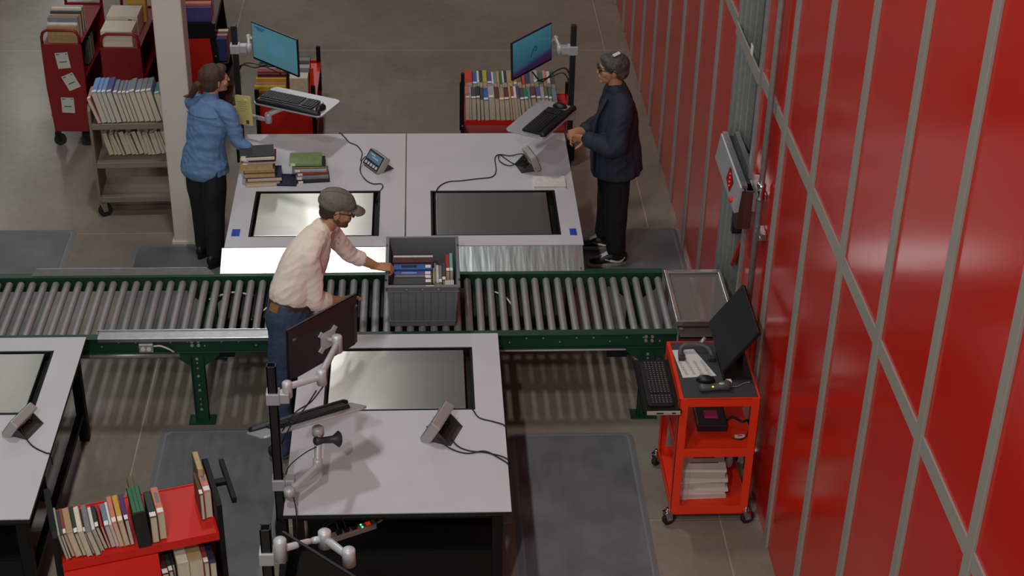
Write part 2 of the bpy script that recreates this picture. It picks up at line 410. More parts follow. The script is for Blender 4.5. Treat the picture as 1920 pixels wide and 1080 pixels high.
# framed clear cover over the conveyor's end at the wall
M_poly = mat('tinted_polycarbonate', '#8d8582', 0.12, alpha=0.45, spec=0.6)
cov = thing('conveyor_end_guard', 'aluminium framed clear cover over the conveyor end beside the wall opening', 'guard', (0, 0, 0))
b = MB(); z = 0.70
b.bx(1.735, 2.12, -0.335, -0.295, z - 0.02, z + 0.02); b.bx(1.735, 2.12, -0.945, -0.92, z - 0.02, z + 0.02)
b.bx(1.735, 1.765, -0.92, -0.335, z - 0.02, z + 0.02); b.bx(2.095, 2.12, -0.92, -0.335, z - 0.02, z + 0.02)
b.build('frame', M_alu, cov, 0.004)
MB().bx(1.76, 2.10, -0.925, -0.33, z - 0.003, z + 0.003).build('clear_panel', M_poly, cov)
b = MB(); b.bx(1.745, 2.11, -1.06, -0.93, 0.665, 0.672); b.bx(1.745, 2.11, -1.06, -1.055, 0.56, 0.672)
b.build('end_plate', mat('brown_grey_steel', '#6d625c', 0.4, metal=0.7), cov)
for x in (1.75, 2.085):
    for y in (-0.97, -0.33): MB().bx(x, x + 0.025, y - 0.0125, y + 0.0125, 0.0, z - 0.018).build('support_post', M_alu, cov)

# ------------------------------------------------------------------ work tables
M_brush = mat('brushed_stainless_steel', '#b4b3ae', 0.34, metal=1.0, var=0.03, vscale=10, aniso=0.9, stretch=(0.3, 6, 1))
_b = M_brush.node_tree.nodes['Principled BSDF']; _t = M_brush.node_tree.nodes.new('ShaderNodeTangent'); _t.direction_type = 'UV_MAP'; _t.uv_map = 'flat'
M_brush.node_tree.links.new(_t.outputs[0], _b.inputs['Tangent']); _b.inputs['Anisotropic Rotation'].default_value = 0.25
def table(label, x0, x1, y0, y1, z, hole, name='work_table', shelf=False):
    t = thing(name, label, 'table', ((x0 + x1) / 2, (y0 + y1) / 2, 0))
    ox, oy = (x0 + x1) / 2, (y0 + y1) / 2
    X0, X1, Y0, Y1 = x0 - ox, x1 - ox, y0 - oy, y1 - oy
    h0, h1, k0, k1 = hole[0] - ox, hole[1] - ox, hole[2] - oy, hole[3] - oy
    b = MB()
    for zz0, zz1, mi in ((z - 0.006, z, 0), (z - 0.032, z - 0.006, 1)):
        b.i = mi
        e = 0.0 if mi == 0 else 0.002
        o = [(X0 + e, Y0 + e), (X1 - e, Y0 + e), (X1 - e, Y1 - e), (X0 + e, Y1 - e)]; q = [(h0, k0), (h1, k0), (h1, k1), (h0, k1)]
        vs = [(p[0], p[1], zz1) for p in o + q] + [(p[0], p[1], zz0) for p in o + q]
        fs = []
        for s in range(4):
            n = (s + 1) % 4
            fs += [(s, n, 4 + n, 4 + s), (8 + s, 12 + s, 12 + n, 8 + n), (s, 8 + s, 8 + n, n), (4 + s, 4 + n, 12 + n, 12 + s)]
        b.add(vs, fs)
    b.build('tabletop', [M_lam, M_edge], t)
    for lx in (X0 + 0.07, X1 - 0.07):
        for ly in (Y0 + 0.09, Y1 - 0.09):
            l = MB().bx(lx - 0.03, lx + 0.03, ly - 0.03, ly + 0.03, 0.01, z - 0.032).build('leg', M_black, t, 0.003)
            MB().lathe((lx, ly, 0), [(0.022, 0.0), (0.026, 0.004), (0.026, 0.012)], 12).build('levelling_foot', M_rubber, l)
    b = MB()
    for ly in (Y0 + 0.09, Y1 - 0.09): b.bx(X0 + 0.1, X1 - 0.1, ly - 0.015, ly + 0.015, z - 0.105, z - 0.034)
    for lx in (X0 + 0.07, X1 - 0.07): b.bx(lx - 0.015, lx + 0.015, Y0 + 0.12, Y1 - 0.12, z - 0.105, z - 0.034)
    b.build('apron_frame', M_black, t)
    for lx in (X0 + 0.07, X1 - 0.07): MB().bx(lx - 0.02, lx + 0.02, Y0 + 0.12, Y1 - 0.12, 0.20, 0.24).build('side_stretcher', M_black, t)
    if shelf:
        MB().bx(X0 + 0.095, X1 - 0.1, Y0 + 0.06, Y0 + 0.75, 0.385, 0.40).build('lower_shelf', M_black, t)
        MB().bx(X0 + 0.1, X1 - 0.1, Y0 + 0.75, Y0 + 0.765, 0.24, z - 0.11).build('back_panel', M_black, t)
        MB().bx(X0 + 0.085, X1 - 0.1, Y0 + 0.055, Y0 + 0.06, 0.0, 0.385).build('front_panel', M_black, t)
        MB().cyl((X0 + 0.1, Y0 + 0.12, 0.36), (X0 + 0.1, Y0 + 0.12, z - 0.034), 0.02, 12).build('post', M_alu, t)
    return t
def scale(label, x0, x1, y0, y1, z, gl, gr, gn=0.022, gf=0.022):
    """weighing platform sunk in the cut-out of a table: x0..y1 is the cut-out"""
    t = thing('weighing_scale', label, 'scale', ((x0 + x1) / 2, (y0 + y1) / 2, z - 0.09), group='weighing scales sunk in the tables')
    w, d = (x1 - x0) / 2 - 0.003, (y1 - y0) / 2 - 0.003
    b = MB(); b.bx(-w, w, -d, d, 0, 0.03)
    b.bx(-w, -w + 0.012, -d, d, 0.03, 0.088); b.bx(w - 0.012, w, -d, d, 0.03, 0.088); b.bx(-w, w, -d, -d + 0.012, 0.03, 0.088); b.bx(-w, w, d - 0.012, d, 0.03, 0.088)
    b.build('base', M_black, t)
    b = MB(); b.bx(-w + gl, w - gr, -d + gn, d - gf, 0.05, 0.084); b.build('platform', M_brush, t, 0.004, uv=True)
    b = MB(); b.bx(-w + 0.1, w - 0.1, -d + 0.1, d - 0.1, 0.03, 0.05); b.build('load_cell', M_black, t)
TZ, TN = 0.7485, 0.7215
t1 = table('grey topped work table behind the conveyor on the left, holding stacks of books', -1.22, -0.004, 0.0, 1.735, TZ, (-1.072, -0.18, 0.138, 0.806))
t2 = table('grey topped work table behind the conveyor on the right, beside the navy jacket', 0.006, 1.22, 0.0, 1.735, TZ, (0.178, 1.077, 0.138, 0.80))
t3 = table('large grey topped work table in the foreground, in front of the conveyor', -0.634, 0.586, -2.822, -1.062, TN, (-0.468, 0.420, -1.882, -1.213), shelf=True)
t4 = table('grey topped work table cut off by the left edge of the view', -3.19, -1.968, -2.822, -1.058, TN, (-3.03, -2.136, -1.876, -1.205), shelf=True)
scale('bright brushed steel weighing plate behind the person in the cap', -1.072, -0.18, 0.138, 0.806, TZ, 0.03, 0.045)
scale('dull dark steel weighing plate in the right rear table', 0.178, 1.077, 0.138, 0.80, TZ, 0.035, 0.06)
scale('steel weighing plate set in the foreground table', -0.468, 0.420, -1.882, -1.213, TN, 0.02, 0.05, 0.026)
scale('steel weighing plate in the table at the left edge', -3.03, -2.136, -1.876, -1.205, TN, 0.03, 0.05, 0.026)
# sloping bridge plates from the rear tables down to the rollers
M_plateA = mat('satin_steel_sheet', '#dededc', 0.34, metal=1.0)
def plate_mat():
    m = mat('scuffed_film_on_steel', '#ccd4d3', 0.33, metal=1.0)
    nt = m.node_tree; b = nt.nodes['Principled BSDF']; L = nt.links.new
    tc = nt.nodes.new('ShaderNodeTexCoord'); mp = nt.nodes.new('ShaderNodeMapping'); mp.inputs['Scale'].default_value = (16, 2.2, 2); mp.inputs['Rotation'].default_value = (0, 0, 0.25)
    n = nt.nodes.new('ShaderNodeTexNoise'); n.inputs['Scale'].default_value = 1.0; n.inputs['Detail'].default_value = 2.5
    bp = nt.nodes.new('ShaderNodeBump'); bp.inputs['Strength'].default_value = 0.5; bp.inputs['Distance'].default_value = 0.008
    L(tc.outputs['Object'], mp.inputs[0]); L(mp.outputs[0], n.inputs[0]); L(n.outputs[0], bp.inputs['Height']); L(bp.outputs[0], b.inputs['Normal'])
    return m
for x0, x1, m, lab in ((-1.235, -0.004, M_plateA, 'brightly shining steel bridge plate between the left rear table and the rollers'), (0.004, 1.21, plate_mat(), 'scuffed steel bridge plate between the right rear table and the rollers')):
    t = thing('bridge_plate', lab, 'metal plate', ((x0 + x1) / 2, -0.1, 0.66), group='bridge plates')
    w = (x1 - x0) / 2
    b = MB(); b.at((0, 0, 0), (PI / 2, 0, PI / 2))
    b.prism([(0.094, 0.082), (0.094, 0.0855), (-0.096, -0.002), (-0.096, -0.0055)], -w, w)
    b.build('sheet', m, t)
    b = MB(); b.bx(-w + 0.05, w - 0.05, 0.06, 0.09, -0.02, 0.055); b.build('mounting_bracket', M_black, t)
    if x0 > 0:
        b = MB(); b.cyl((w - 0.025, -0.085, 0.006), (w - 0.025, -0.088, 0.014), 0.006, 10); b.build('screw_head', M_chrome, t)
M_tape = mat('blue_masking_tape', '#1b3fb0', 0.6)
tag(MB().bx(-1.188, -1.133, 0.149, 0.247, TZ, TZ + 0.0015).build('tape_square', M_tape), 'blue tape square on the left rear table corner', 'tape', 'blue tape squares')
tag(MB().bx(1.138, 1.186, 0.13, 0.222, TZ, TZ + 0.0015).build('tape_square', M_tape), 'blue tape square on the right rear table corner', 'tape', 'blue tape squares')
# ------------------------------------------------------------------ books
M_page = mat('cream_book_pages', '#cdc1a8', 0.85, var=0.10, vscale=30, bump=0.2, bscale=200, stretch=(30, 1, 1))
M_page2 = mat('yellowed_book_pages', '#b89e74', 0.85, var=0.12, vscale=30)
BC = {'red': '#a5231c', 'orange red': '#c8330f', 'orange': '#d2661c', 'dark red': '#571318', 'maroon': '#4a1620', 'pink': '#c98278', 'salmon': '#cc7a66', 'blue': '#2f5d9e', 'light blue': '#6f97c8', 'dark blue': '#1c2c5a', 'navy': '#1b2038', 'purple': '#43356a', 'violet': '#4f4a8c',
      'green': '#2f6b45', 'dark green': '#24382c', 'olive': '#5d5a33', 'teal': '#3f7f86', 'pale green': '#9fae9a', 'yellow': '#b9a91f', 'mustard': '#c29a3e', 'tan': '#a98d63', 'brown': '#5b3f2c', 'cream': '#d3cbb2', 'white': '#d8d8d6', 'grey': '#77797c', 'light grey': '#a3a6a8', 'blue grey': '#6f7d90', 'dark grey': '#3b3d40', 'black': '#1c1c1e', 'turquoise': '#5fb0a8', 'brick red': '#8a3b2c', 'sage green': '#7d9464'}
def cover_mat(c): return mat('cloth_cover_' + c.replace(' ', '_'), BC[c], 0.62, var=0.10, vscale=40)
def book(color, t, h, w, label, group=None, sticker=True, pages=None, spine_mark=None, flat=False):
    """spine up (+Z) at z=w, fore-edge down on z=0; thickness along X, height along Y, tail towards -Y"""
    c = 0.0028
    b = MB()
    b.add([(-t / 2, -h / 2, 0), (-t / 2 + c, -h / 2, 0), (-t / 2 + c, -h / 2, w - c), (t / 2 - c, -h / 2, w - c), (t / 2 - c, -h / 2, 0), (t / 2, -h / 2, 0), (t / 2, -h / 2, w - c * 0.8), (t / 2 - c, -h / 2, w), (-t / 2 + c, -h / 2, w), (-t / 2, -h / 2, w - c * 0.8),
           (-t / 2, h / 2, 0), (-t / 2 + c, h / 2, 0), (-t / 2 + c, h / 2, w - c), (t / 2 - c, h / 2, w - c), (t / 2 - c, h / 2, 0), (t / 2, h / 2, 0), (t / 2, h / 2, w - c * 0.8), (t / 2 - c, h / 2, w), (-t / 2 + c, h / 2, w), (-t / 2, h / 2, w - c * 0.8)],
          [(0, 1, 2, 9), (2, 3, 7, 8), (2, 8, 9), (3, 4, 5, 6), (3, 6, 7), (10, 19, 12, 11), (12, 18, 17, 13), (12, 19, 18), (13, 16, 15, 14), (13, 17, 16)] + [(k, k + 10, (k + 1) % 10 + 10, (k + 1) % 10) for k in range(10)])
    o = b.build('book', cover_mat(color))
    MB().bx(-t / 2 + c, t / 2 - c, -h / 2 + 0.003, h / 2 - 0.003, 0.004, w - c).build('pages', pages or M_page, o)
    if sticker:
        lw = min(t * 0.85, 0.034)
        MB().bx(-lw / 2, lw / 2, -h / 2 + 0.008, -h / 2 + 0.042, w, w + 0.0006).build('spine_label', M_label, o)
    if spine_mark:
        MB().bx(-t * 0.25, t * 0.25, -h * 0.1, h * 0.3, w, w + 0.0006).build('spine_title', mat('faded_title_' + spine_mark, BC[spine_mark], 0.7), o)
    return tag(o, label, 'book', group)
def row(items, origin, rz, where, group, lean0=0.0, width_sign=1, zoff=0.0, first='the left'):
    """books side by side along +X of a frame at ORIGIN turned by RZ; item = (colour, thickness, height, width, lean, back offset, sticker)"""
    x = 0.0; out = []
    F = Matrix.Translation(origin) @ Matrix.Rotation(rz, 4, 'Z')
    n = len(items)
    for k, it in enumerate(items):
        c, t, h, w = it[:4]; lean = it[4] if len(it) > 4 else lean0; dy = it[5] if len(it) > 5 else 0.0; st = it[6] if len(it) > 6 else True
        tt = t / math.cos(lean)
        mark = it[7] if len(it) > 7 else None
        o = book(c, t, h, w, '%s book, %s from %s end of %s' % (c, ORD[k], first, where), group, st, spine_mark=mark)
        x += tt / 2 + 0.0012
        # lower corner stays on the shelf when the book leans
        lz = abs(math.sin(lean)) * t / 2
        o.matrix_world = F @ Matrix.Translation((x, dy + h / 2, zoff + lz + 0.0005)) @ Matrix.Rotation(lean, 4, 'Y')
        x += tt / 2
        out.append(o)
    return out, x
# ------------------------------------------------------------------ books stacked flat on the left rear table
def flat_book(color, size, loc, rz, label, group, spine_left=True, pages=None, sticker='spine', cover_label=False, spine_mark=None):
    """book lying flat: spine towards -Y of its own frame (the side nearest the viewer) when spine_left is 'near'"""
    t, h, w = size
    o = book(color, t, h, w, label, group, sticker == 'spine', pages, spine_mark)
    if cover_label:
        MB().bx(t / 2, t / 2 + 0.0006, -h / 2 + 0.02, -h / 2 + 0.055, w - 0.075, w - 0.035).build('cover_label', M_label, o)
        MB().bx(t / 2 + 0.0006, t / 2 + 0.001, -h / 2 + 0.031, -h / 2 + 0.044, w - 0.064, w - 0.046).build('printed_mark', M_ink, o)
    return o
def lay(o, t, loc, spine, rz):
    """put a book flat on its cover at LOC (centre of its underside); SPINE 'near' or 'far' side"""
    w = max(v.co.z for v in o.data.vertices)
    a = Matrix.Rotation(PI / 2, 4, 'Y')        # thickness -> vertical
    b = Matrix.Translation((0, 0, -w / 2))
    turn = {'near': -PI / 2, 'far': PI / 2, 'left': PI, 'right': 0.0}[spine]
    o.matrix_world = Matrix.Translation((loc[0], loc[1], loc[2] + t / 2)) @ Matrix.Rotation(rz + turn, 4, 'Z') @ a @ b
def stack(items, x, y, z, rz, group, where):
    """items from the bottom: (colour, t, h, w, spine side, dx, dy, turn, pages, coverlabel, words)"""
    n = len(items)
    for k, it in enumerate(items):
        c, t, h, w, sp, dx, dy, tw, pg, cl = it[:10]
        pos = 'lowest' if k == 0 else 'topmost' if k == n - 1 else '%s from the top' % ORD[n - 1 - k]
        o = flat_book(c, (t, h, w), None, 0, '%s book, %s in %s' % (c, pos, where), group, pages=pg, cover_label=cl)
        lay(o, t, (x + dx, y + dy, z), sp, rz + tw)
        z += t + 0.0006
    return z
stack([('tan', 0.030, 0.245, 0.17, 'far', 0.0, 0.0, 0.10, M_page, False), ('dark blue', 0.032, 0.25, 0.19, 'far', 0.012, 0.03, 0.09, M_page, False), ('brown', 0.036, 0.225, 0.155, 'far', -0.02, 0.01, 0.07, M_page2, False), ('tan', 0.018, 0.22, 0.15, 'far', -0.02, 0.02, 0.08, M_page2, False),
       ('mustard', 0.046, 0.235, 0.17, 'far', -0.04, 0.03, 0.10, M_page2, False), ('light grey', 0.012, 0.24, 0.16, 'near', -0.025, 0.03, 0.09, M_page, False), ('dark red', 0.018, 0.24, 0.165, 'near', -0.018, 0.045, 0.06, M_page, False), ('cream', 0.02, 0.24, 0.165, 'near', -0.03, 0.03, 0.10, M_page, False), ('dark grey', 0.016, 0.245, 0.165, 'near', -0.035, 0.04, 0.11, M_page, True)],
      -1.035, 0.955, TZ, 0.0, 'books stacked on the left rear table', 'the left stack on the rear table')
stack([('black', 0.022, 0.235, 0.16, 'near', 0.0, 0.0, 0.10, M_page, False), ('grey', 0.024, 0.235, 0.16, 'near', -0.006, 0.012, 0.08, M_page, False), ('brick red', 0.020, 0.225, 0.155, 'near', -0.01, 0.03, 0.12, M_page, False), ('light grey', 0.022, 0.235, 0.16, 'near', -0.018, 0.04, 0.05, M_page, False), ('dark green', 0.018, 0.24, 0.17, 'far', -0.03, 0.055, 0.05, M_page2, False), ('sage green', 0.026, 0.235, 0.17, 'near', -0.05, 0.06, 0.03, M_page, True)],
      -0.675, 1.005, TZ, 0.0, 'books stacked on the left rear table', 'the right stack on the rear table')
o = book('navy', 0.02, 0.14, 0.16, 'small dark blue book lying at the left foot of the green topped stack', 'books stacked on the left rear table', False)
lay(o, 0.02, (-0.855, 0.955, TZ), 'left', PI / 2 - 0.05)
o = flat_book('white', (0.022, 0.235, 0.165), None, 0, 'white covered book lying flat at the right edge of the right rear table', None, pages=M_page, sticker=None)
MB().bx(0.011, 0.0116, -0.095, -0.075, 0.095, 0.115).build('printed_mark', M_ink, o); MB().bx(0.011, 0.0116, 0.065, 0.075, 0.12, 0.14).build('printed_mark', M_ink, o)
lay(o, 0.022, (1.045, 0.895, TZ), 'far', 0.0)

# ------------------------------------------------------------------ grey tote with its books
M_tote = mat('dark_grey_tote_plastic', '#6b6e72', 0.42, bump=0.05, bscale=200)
tz = 0.6405
tote = thing('plastic_tote', 'open dark grey ribbed plastic tote of books on the rollers', 'tote', (0.118, -0.555, tz))
def tote_shell():
    H = 0.315
    b = MB()
    def loop(w, d, z): return [(-w, -d, z), (w, -d, z), (w, d, z), (-w, d, z)]
    L = loop(0.205, 0.288, 0) + loop(0.226, 0.310, H) + loop(0.217, 0.301, H) + loop(0.197, 0.280, 0.006)
    fs = [(3, 2, 1, 0), (12, 13, 14, 15)]
    for a in range(3):
        for k in range(4): fs.append((a * 4 + k, a * 4 + (k + 1) % 4, a * 4 + 4 + (k + 1) % 4, a * 4 + 4 + k))
    b.add(L, fs); return b, H
b, H = tote_shell(); b.build('body', M_tote, tote)
b = MB()
for z0, z1, e in ((H - 0.012, H, 0.012), (H - 0.045, H - 0.037, 0.009), (0.035, 0.043, 0.004)):
    w = 0.205 + 0.021 * z1 / H; d = 0.288 + 0.022 * z1 / H
    b.bx(-w - e, w + e, -d - e, -d + 0.002, z0, z1); b.bx(-w - e, w + e, d - 0.002, d + e, z0, z1)
    b.bx(-w - e, -w + 0.002, -d, d, z0, z1); b.bx(w - 0.002, w + e, -d, d, z0, z1)
b.build('rim', M_tote, tote, 0.003)
for s in (-1, 1):
    for k in range(9):
        x = -0.19 + k * 0.0475
        b = MB(); y0, y1 = s * 0.290, s * 0.309
        b.add([(x - 0.003, y0, 0.045), (x + 0.003, y0, 0.045), (x + 0.003, s * 0.3065, H - 0.045), (x - 0.003, s * 0.3065, H - 0.045), (x - 0.003, y0 + s * 0.008, 0.045), (x + 0.003, y0 + s * 0.008, 0.045), (x + 0.003, s * 0.3145, H - 0.045), (x - 0.003, s * 0.3145, H - 0.045)],
              [(0, 3, 2, 1), (4, 5, 6, 7), (0, 1, 5, 4), (3, 7, 6, 2), (0, 4, 7, 3), (1, 2, 6, 5)])
        b.build('rib', M_tote, tote)
MB().bx(0.02, 0.07, -0.315, -0.309, H - 0.004, H + 0.0008).build('label', M_label, tote)
for x in (-0.10, 0.0, 0.10): MB().cyl((x, -0.321, H - 0.02), (x, -0.326, H - 0.02), 0.005, 8).build('rivet', M_zinc, tote)
for s in (-1, 1):
    for y in (-0.24, 0.20): MB().bx(s * 0.2255, s * 0.2365, y - 0.012, y + 0.012, H - 0.005, H + 0.0012).build('hinge_slot', M_blackpl, tote)
g = 'books packed in the grey tote'
def tote_book(c, t, h, w, x, y, along, label, sticker=True, mark=None, pages=None, lift=0.007, lean=0.0, z=0.0):
    o = book(c, t, h, w, label, g, sticker, pages, mark)
    rot = PI / 2 if along == 'x' else 0.0
    o.matrix_world = Matrix.Translation((tote.location.x + x, tote.location.y + y, tz + lift + z + abs(math.sin(lean)) * t / 2)) @ Matrix.Rotation(rot, 4, 'Z') @ Matrix.Rotation(lean, 4, 'Y')
# row with spines across the tote, nearest first
y = -0.272
for c, t, h, w, lab, mk, st in (('dark grey', 0.075, 0.245, 0.298, 'thick charcoal book at the near side of the tote', None, True), ('black', 0.026, 0.245, 0.29, 'thin black book with a large white label in the tote', None, True), ('grey', 0.036, 0.24, 0.282, 'grey book with white label in the middle of the tote', None, True), ('violet', 0.038, 0.24, 0.285, 'slate blue book with white label in the middle of the tote', 'light blue', True),
                                ('dark blue', 0.032, 0.24, 0.272, 'thin royal blue book in the tote', None, False), ('blue', 0.065, 0.245, 0.282, 'wide dark blue book with a white sticker in the tote', 'navy', True), ('maroon', 0.06, 0.262, 0.295, 'tall maroon book at the back of the book row in the tote', None, False)):
    y += t / 2 + 0.001
    tote_book(c, t, h, w, -0.062, y, 'x', lab, st, mk)
    y += t / 2
tote_book('white', 0.012, 0.255, 0.302, -0.06, y + 0.0075, 'x', 'thin white bound volume behind the maroon book in the tote', False)
for c, t, h, w, x, yy, lab, st in (('mustard', 0.012, 0.20, 0.25, 0.070, -0.09, 'slim yellow book standing in the middle of the tote', False), ('light blue', 0.010, 0.235, 0.262, 0.0815, -0.07, 'slim pale blue book standing in the middle of the tote', False), ('cream', 0.016, 0.22, 0.255, 0.0955, -0.075, 'cream book standing in the middle of the tote', False),
                                   ('grey', 0.020, 0.215, 0.25, 0.114, -0.07, 'grey spined book right of the cream book in the tote', True), ('dark grey', 0.024, 0.22, 0.245, 0.137, -0.03, 'black spined book left of the red one in the tote', True), ('red', 0.024, 0.215, 0.285, 0.162, 0.01, 'red book with a white label on the right side of the tote', True), ('turquoise', 0.020, 0.23, 0.285, 0.185, 0.02, 'turquoise book at the right wall of the tote', True)):
    tote_book(c, t, h, w, x, yy, 'y', lab, st)
for k in range(6):
    tote_book('cream', 0.0085, 0.10, 0.252, 0.148 + k * 0.0094, -0.200, 'y', 'thin cream pamphlet, %s from the left in the near right of the tote' % ORD[k], False)
# ------------------------------------------------------------------ book trucks
def caster(parent, x, y, r=0.05, m=None, turn=0.3):
    b = MB(); c, s = math.cos(turn), math.sin(turn)
    b.at((x, y, 0), (0, 0, turn)); b.cyl((0.0, -0.014, r), (0.0, 0.014, r), r, 18)
    w = b.build('caster', M_rubber, parent, 0.004)
    f = MB(); f.at((x, y, 0), (0, 0, turn))
    for sy in (-1, 1): f.add([(-0.018, sy * 0.019, r - 0.01), (0.018, sy * 0.019, r - 0.01), (0.012, sy * 0.019, 2 * r + 0.012), (-0.04, sy * 0.019, 2 * r + 0.012), (-0.018, sy * 0.016, r - 0.01), (0.018, sy * 0.016, r - 0.01), (0.012, sy * 0.016, 2 * r + 0.012), (-0.04, sy * 0.016, 2 * r + 0.012)], [(0, 1, 2, 3), (7, 6, 5, 4), (0, 4, 5, 1), (1, 5, 6, 2), (2, 6, 7, 3), (3, 7, 4, 0)])
    f.bx(-0.04, 0.014, -0.02, 0.02, 2 * r + 0.008, 2 * r + 0.016); f.cyl((0, -0.021, r), (0, 0.021, r), 0.008, 8); f.cyl((-0.014, 0, 2 * r + 0.012), (-0.014, 0, 2 * r + 0.04), 0.009, 8)
    f.build('fork', m or M_zinc, w)
    return w
def end_panel_truck(label, loc, rz, L=0.92, W=0.33, color=None):
    """book truck with pierced handle end panels; long axis along +Y, V-shaped sloping shelves"""
    t = thing('book_truck', label, 'book truck', loc, rz)
    m = color or M_redtruck
    for y in (0.0, L):
        # panel with a hand hole, drawn as a ring of quads
        w0, w1 = W / 2 - 0.025, W / 2
        outer = [(-w0, 0.14), (w0, 0.14)] + [(w1, 0.55), (w1, 0.97)] + [(w1 - 0.055 + 0.055 * math.cos(a), 1.0 + 0.055 * math.sin(a)) for a in (0.4, 0.9, 1.35)] + [(-w1 + 0.055 - 0.055 * math.cos(a), 1.0 + 0.055 * math.sin(a)) for a in (1.35, 0.9, 0.4)] + [(-w1, 0.97), (-w1, 0.55)]
        b = MB(); b.at((0, y, 0), (PI / 2, 0, 0))
        lower = [(-w0, 0.14), (w0, 0.14), (w1, 0.55), (w1, 0.935), (-w1, 0.935), (-w1, 0.55)]
        b.prism(lower, -0.012, 0.012)
        p = b.build('end_panel', m, t, 0.003)
        pts = [(-w1 + 0.012, y, 0.93), (-w1 + 0.012, y, 0.99), (-w1 + 0.025, y, 1.03), (-w1 + 0.06, y, 1.052), (w1 - 0.06, y, 1.052), (w1 - 0.025, y, 1.03), (w1 - 0.012, y, 0.99), (w1 - 0.012, y, 0.93)]
        MB().tube(pts, 0.0125, 10).build('handle', m, p)
    for z in (0.92, 0.58, 0.24):
        sh = 0.0 if z > 0.9 else 1.0
        if sh == 0.0:
            MB().bx(-W / 2 + 0.01, W / 2 - 0.01, 0.012, L - 0.012, z - 0.01, z).build('top_shelf', m, t)
        else:
            for s in (-1, 1):
                b = MB(); h = W / 2 - 0.005
                b.add([(0, 0.012, z - 0.03), (s * h, 0.012, z + 0.03), (s * h, 0.012, z + 0.045), (0, 0.012, z - 0.018), (0, L - 0.012, z - 0.03), (s * h, L - 0.012, z + 0.03), (s * h, L - 0.012, z + 0.045), (0, L - 0.012, z - 0.018)],
                      [(0, 1, 2, 3), (7, 6, 5, 4), (0, 4, 5, 1), (1, 5, 6, 2), (2, 6, 7, 3), (3, 7, 4, 0)])
                b.build('sloping_shelf', m, t)
    MB().bx(-0.006, 0.006, 0.012, L - 0.012, 0.2, 0.915).build('centre_divider', m, t)
    for x in (-W / 2 + 0.05, W / 2 - 0.05):
        for y in (0.02, L - 0.05): caster(t, x, y, 0.052, M_black, 0.2)
    return t
tA = end_panel_truck('deep red book truck with three paper notes taped on its end', (-2.84, 3.06, 0), -0.03)
M_note = mat('pale_green_white_note', '#b9bdb2', 0.8)
for (x, z, a), w in zip(((-0.0, 0.79, -0.10), (0.045, 0.60, -0.42), (-0.005, 0.385, 0.03)), ('top', 'middle, tilted', 'lowest')):
    o = tag(MB().bx(-0.053, 0.053, -0.001, 0.0, -0.07, 0.07).build('paper_note', M_note), 'paper note taped %s on the end of the deep red book truck' % w, 'paper', 'paper notes on the book truck')
    for zz, x0, x1 in ((0.056, -0.045, -0.015), (-0.012, -0.03, 0.03), (0.056, 0.03, 0.045)): MB().bx(x0, x1, -0.0016, -0.001, zz - 0.004, zz + 0.004).build('printed_line', M_ink, o)
    o.matrix_world = tA.matrix_basis @ Matrix.Translation((x, -0.0125, z)) @ Matrix.Rotation(a, 4, 'Y')
tB = end_panel_truck('deep red book truck carrying two cream boxes, beside the pillar', (-2.345, 2.98, 0), -0.03)
for k, (y, h, l, yw, lb) in enumerate(((0.02, 0.15, 0.22, 0.25, 'cream archive box nearest the handle on the red book truck'), (0.29, 0.17, 0.24, 0.25, 'cream archive box behind the other on the red book truck'))):
    o = thing('archive_box', lb, 'box', (0, 0, 0), 0, 'cream archive boxes')
    MB().bx(-yw / 2, yw / 2, 0, l, 0, h - 0.03).build('box_body', mat('cream_card', '#cfc7b4', 0.75, var=0.04), o, 0.002)
    li = MB().bx(-yw / 2 - 0.003, yw / 2 + 0.003, -0.003, l + 0.003, h - 0.055, h).build('lid', mat('cream_card', '#b5ad99'), o, 0.002)
    MB().bx(0.05, 0.08, -0.0045, -0.003, h - 0.035, h - 0.027).build('printed_line', M_ink, li)
    o.matrix_world = tB.matrix_basis @ Matrix.Translation((-0.025, y, 0.9205))
row([('mustard', 0.03, 0.16, 0.22, 0, 0, False), ('orange', 0.03, 0.16, 0.21, 0, 0, False), ('tan', 0.035, 0.16, 0.22, 0, 0, False)], (-2.21, 3.56, 0.9205), -0.03 + PI / 2, 'the row behind the cream boxes', 'books behind the cream boxes', first='the near')
row([(c, t, 0.245, w, 0.04, 0, s) for c, t, w, s in (('tan', 0.028, 0.15, False), ('white', 0.022, 0.165, False), ('grey', 0.036, 0.20, False), ('salmon', 0.022, 0.19, False), ('tan', 0.028, 0.20, False), ('white', 0.022, 0.19, False), ('dark grey', 0.028, 0.21, False), ('brick red', 0.024, 0.20, False), ('cream', 0.035, 0.22, False), ('brown', 0.03, 0.2, False), ('light grey', 0.03, 0.21, False))],
    (-2.705, 3.09, 0.9205), -0.03 + PI / 2, 'the red truck with notes', 'books on top of the deep red truck', first='the near')
# dark books on the side shelves between the two red trucks
row([(c, 0.035, 0.13, 0.21, 0, 0, False) for c in ('dark grey', 'black', 'grey', 'black', 'brown', 'dark grey')], (-2.685, 3.35, 0.625), -0.03 + PI / 2, 'the shelf between red trucks', 'dark books on the side shelf', first='the near')

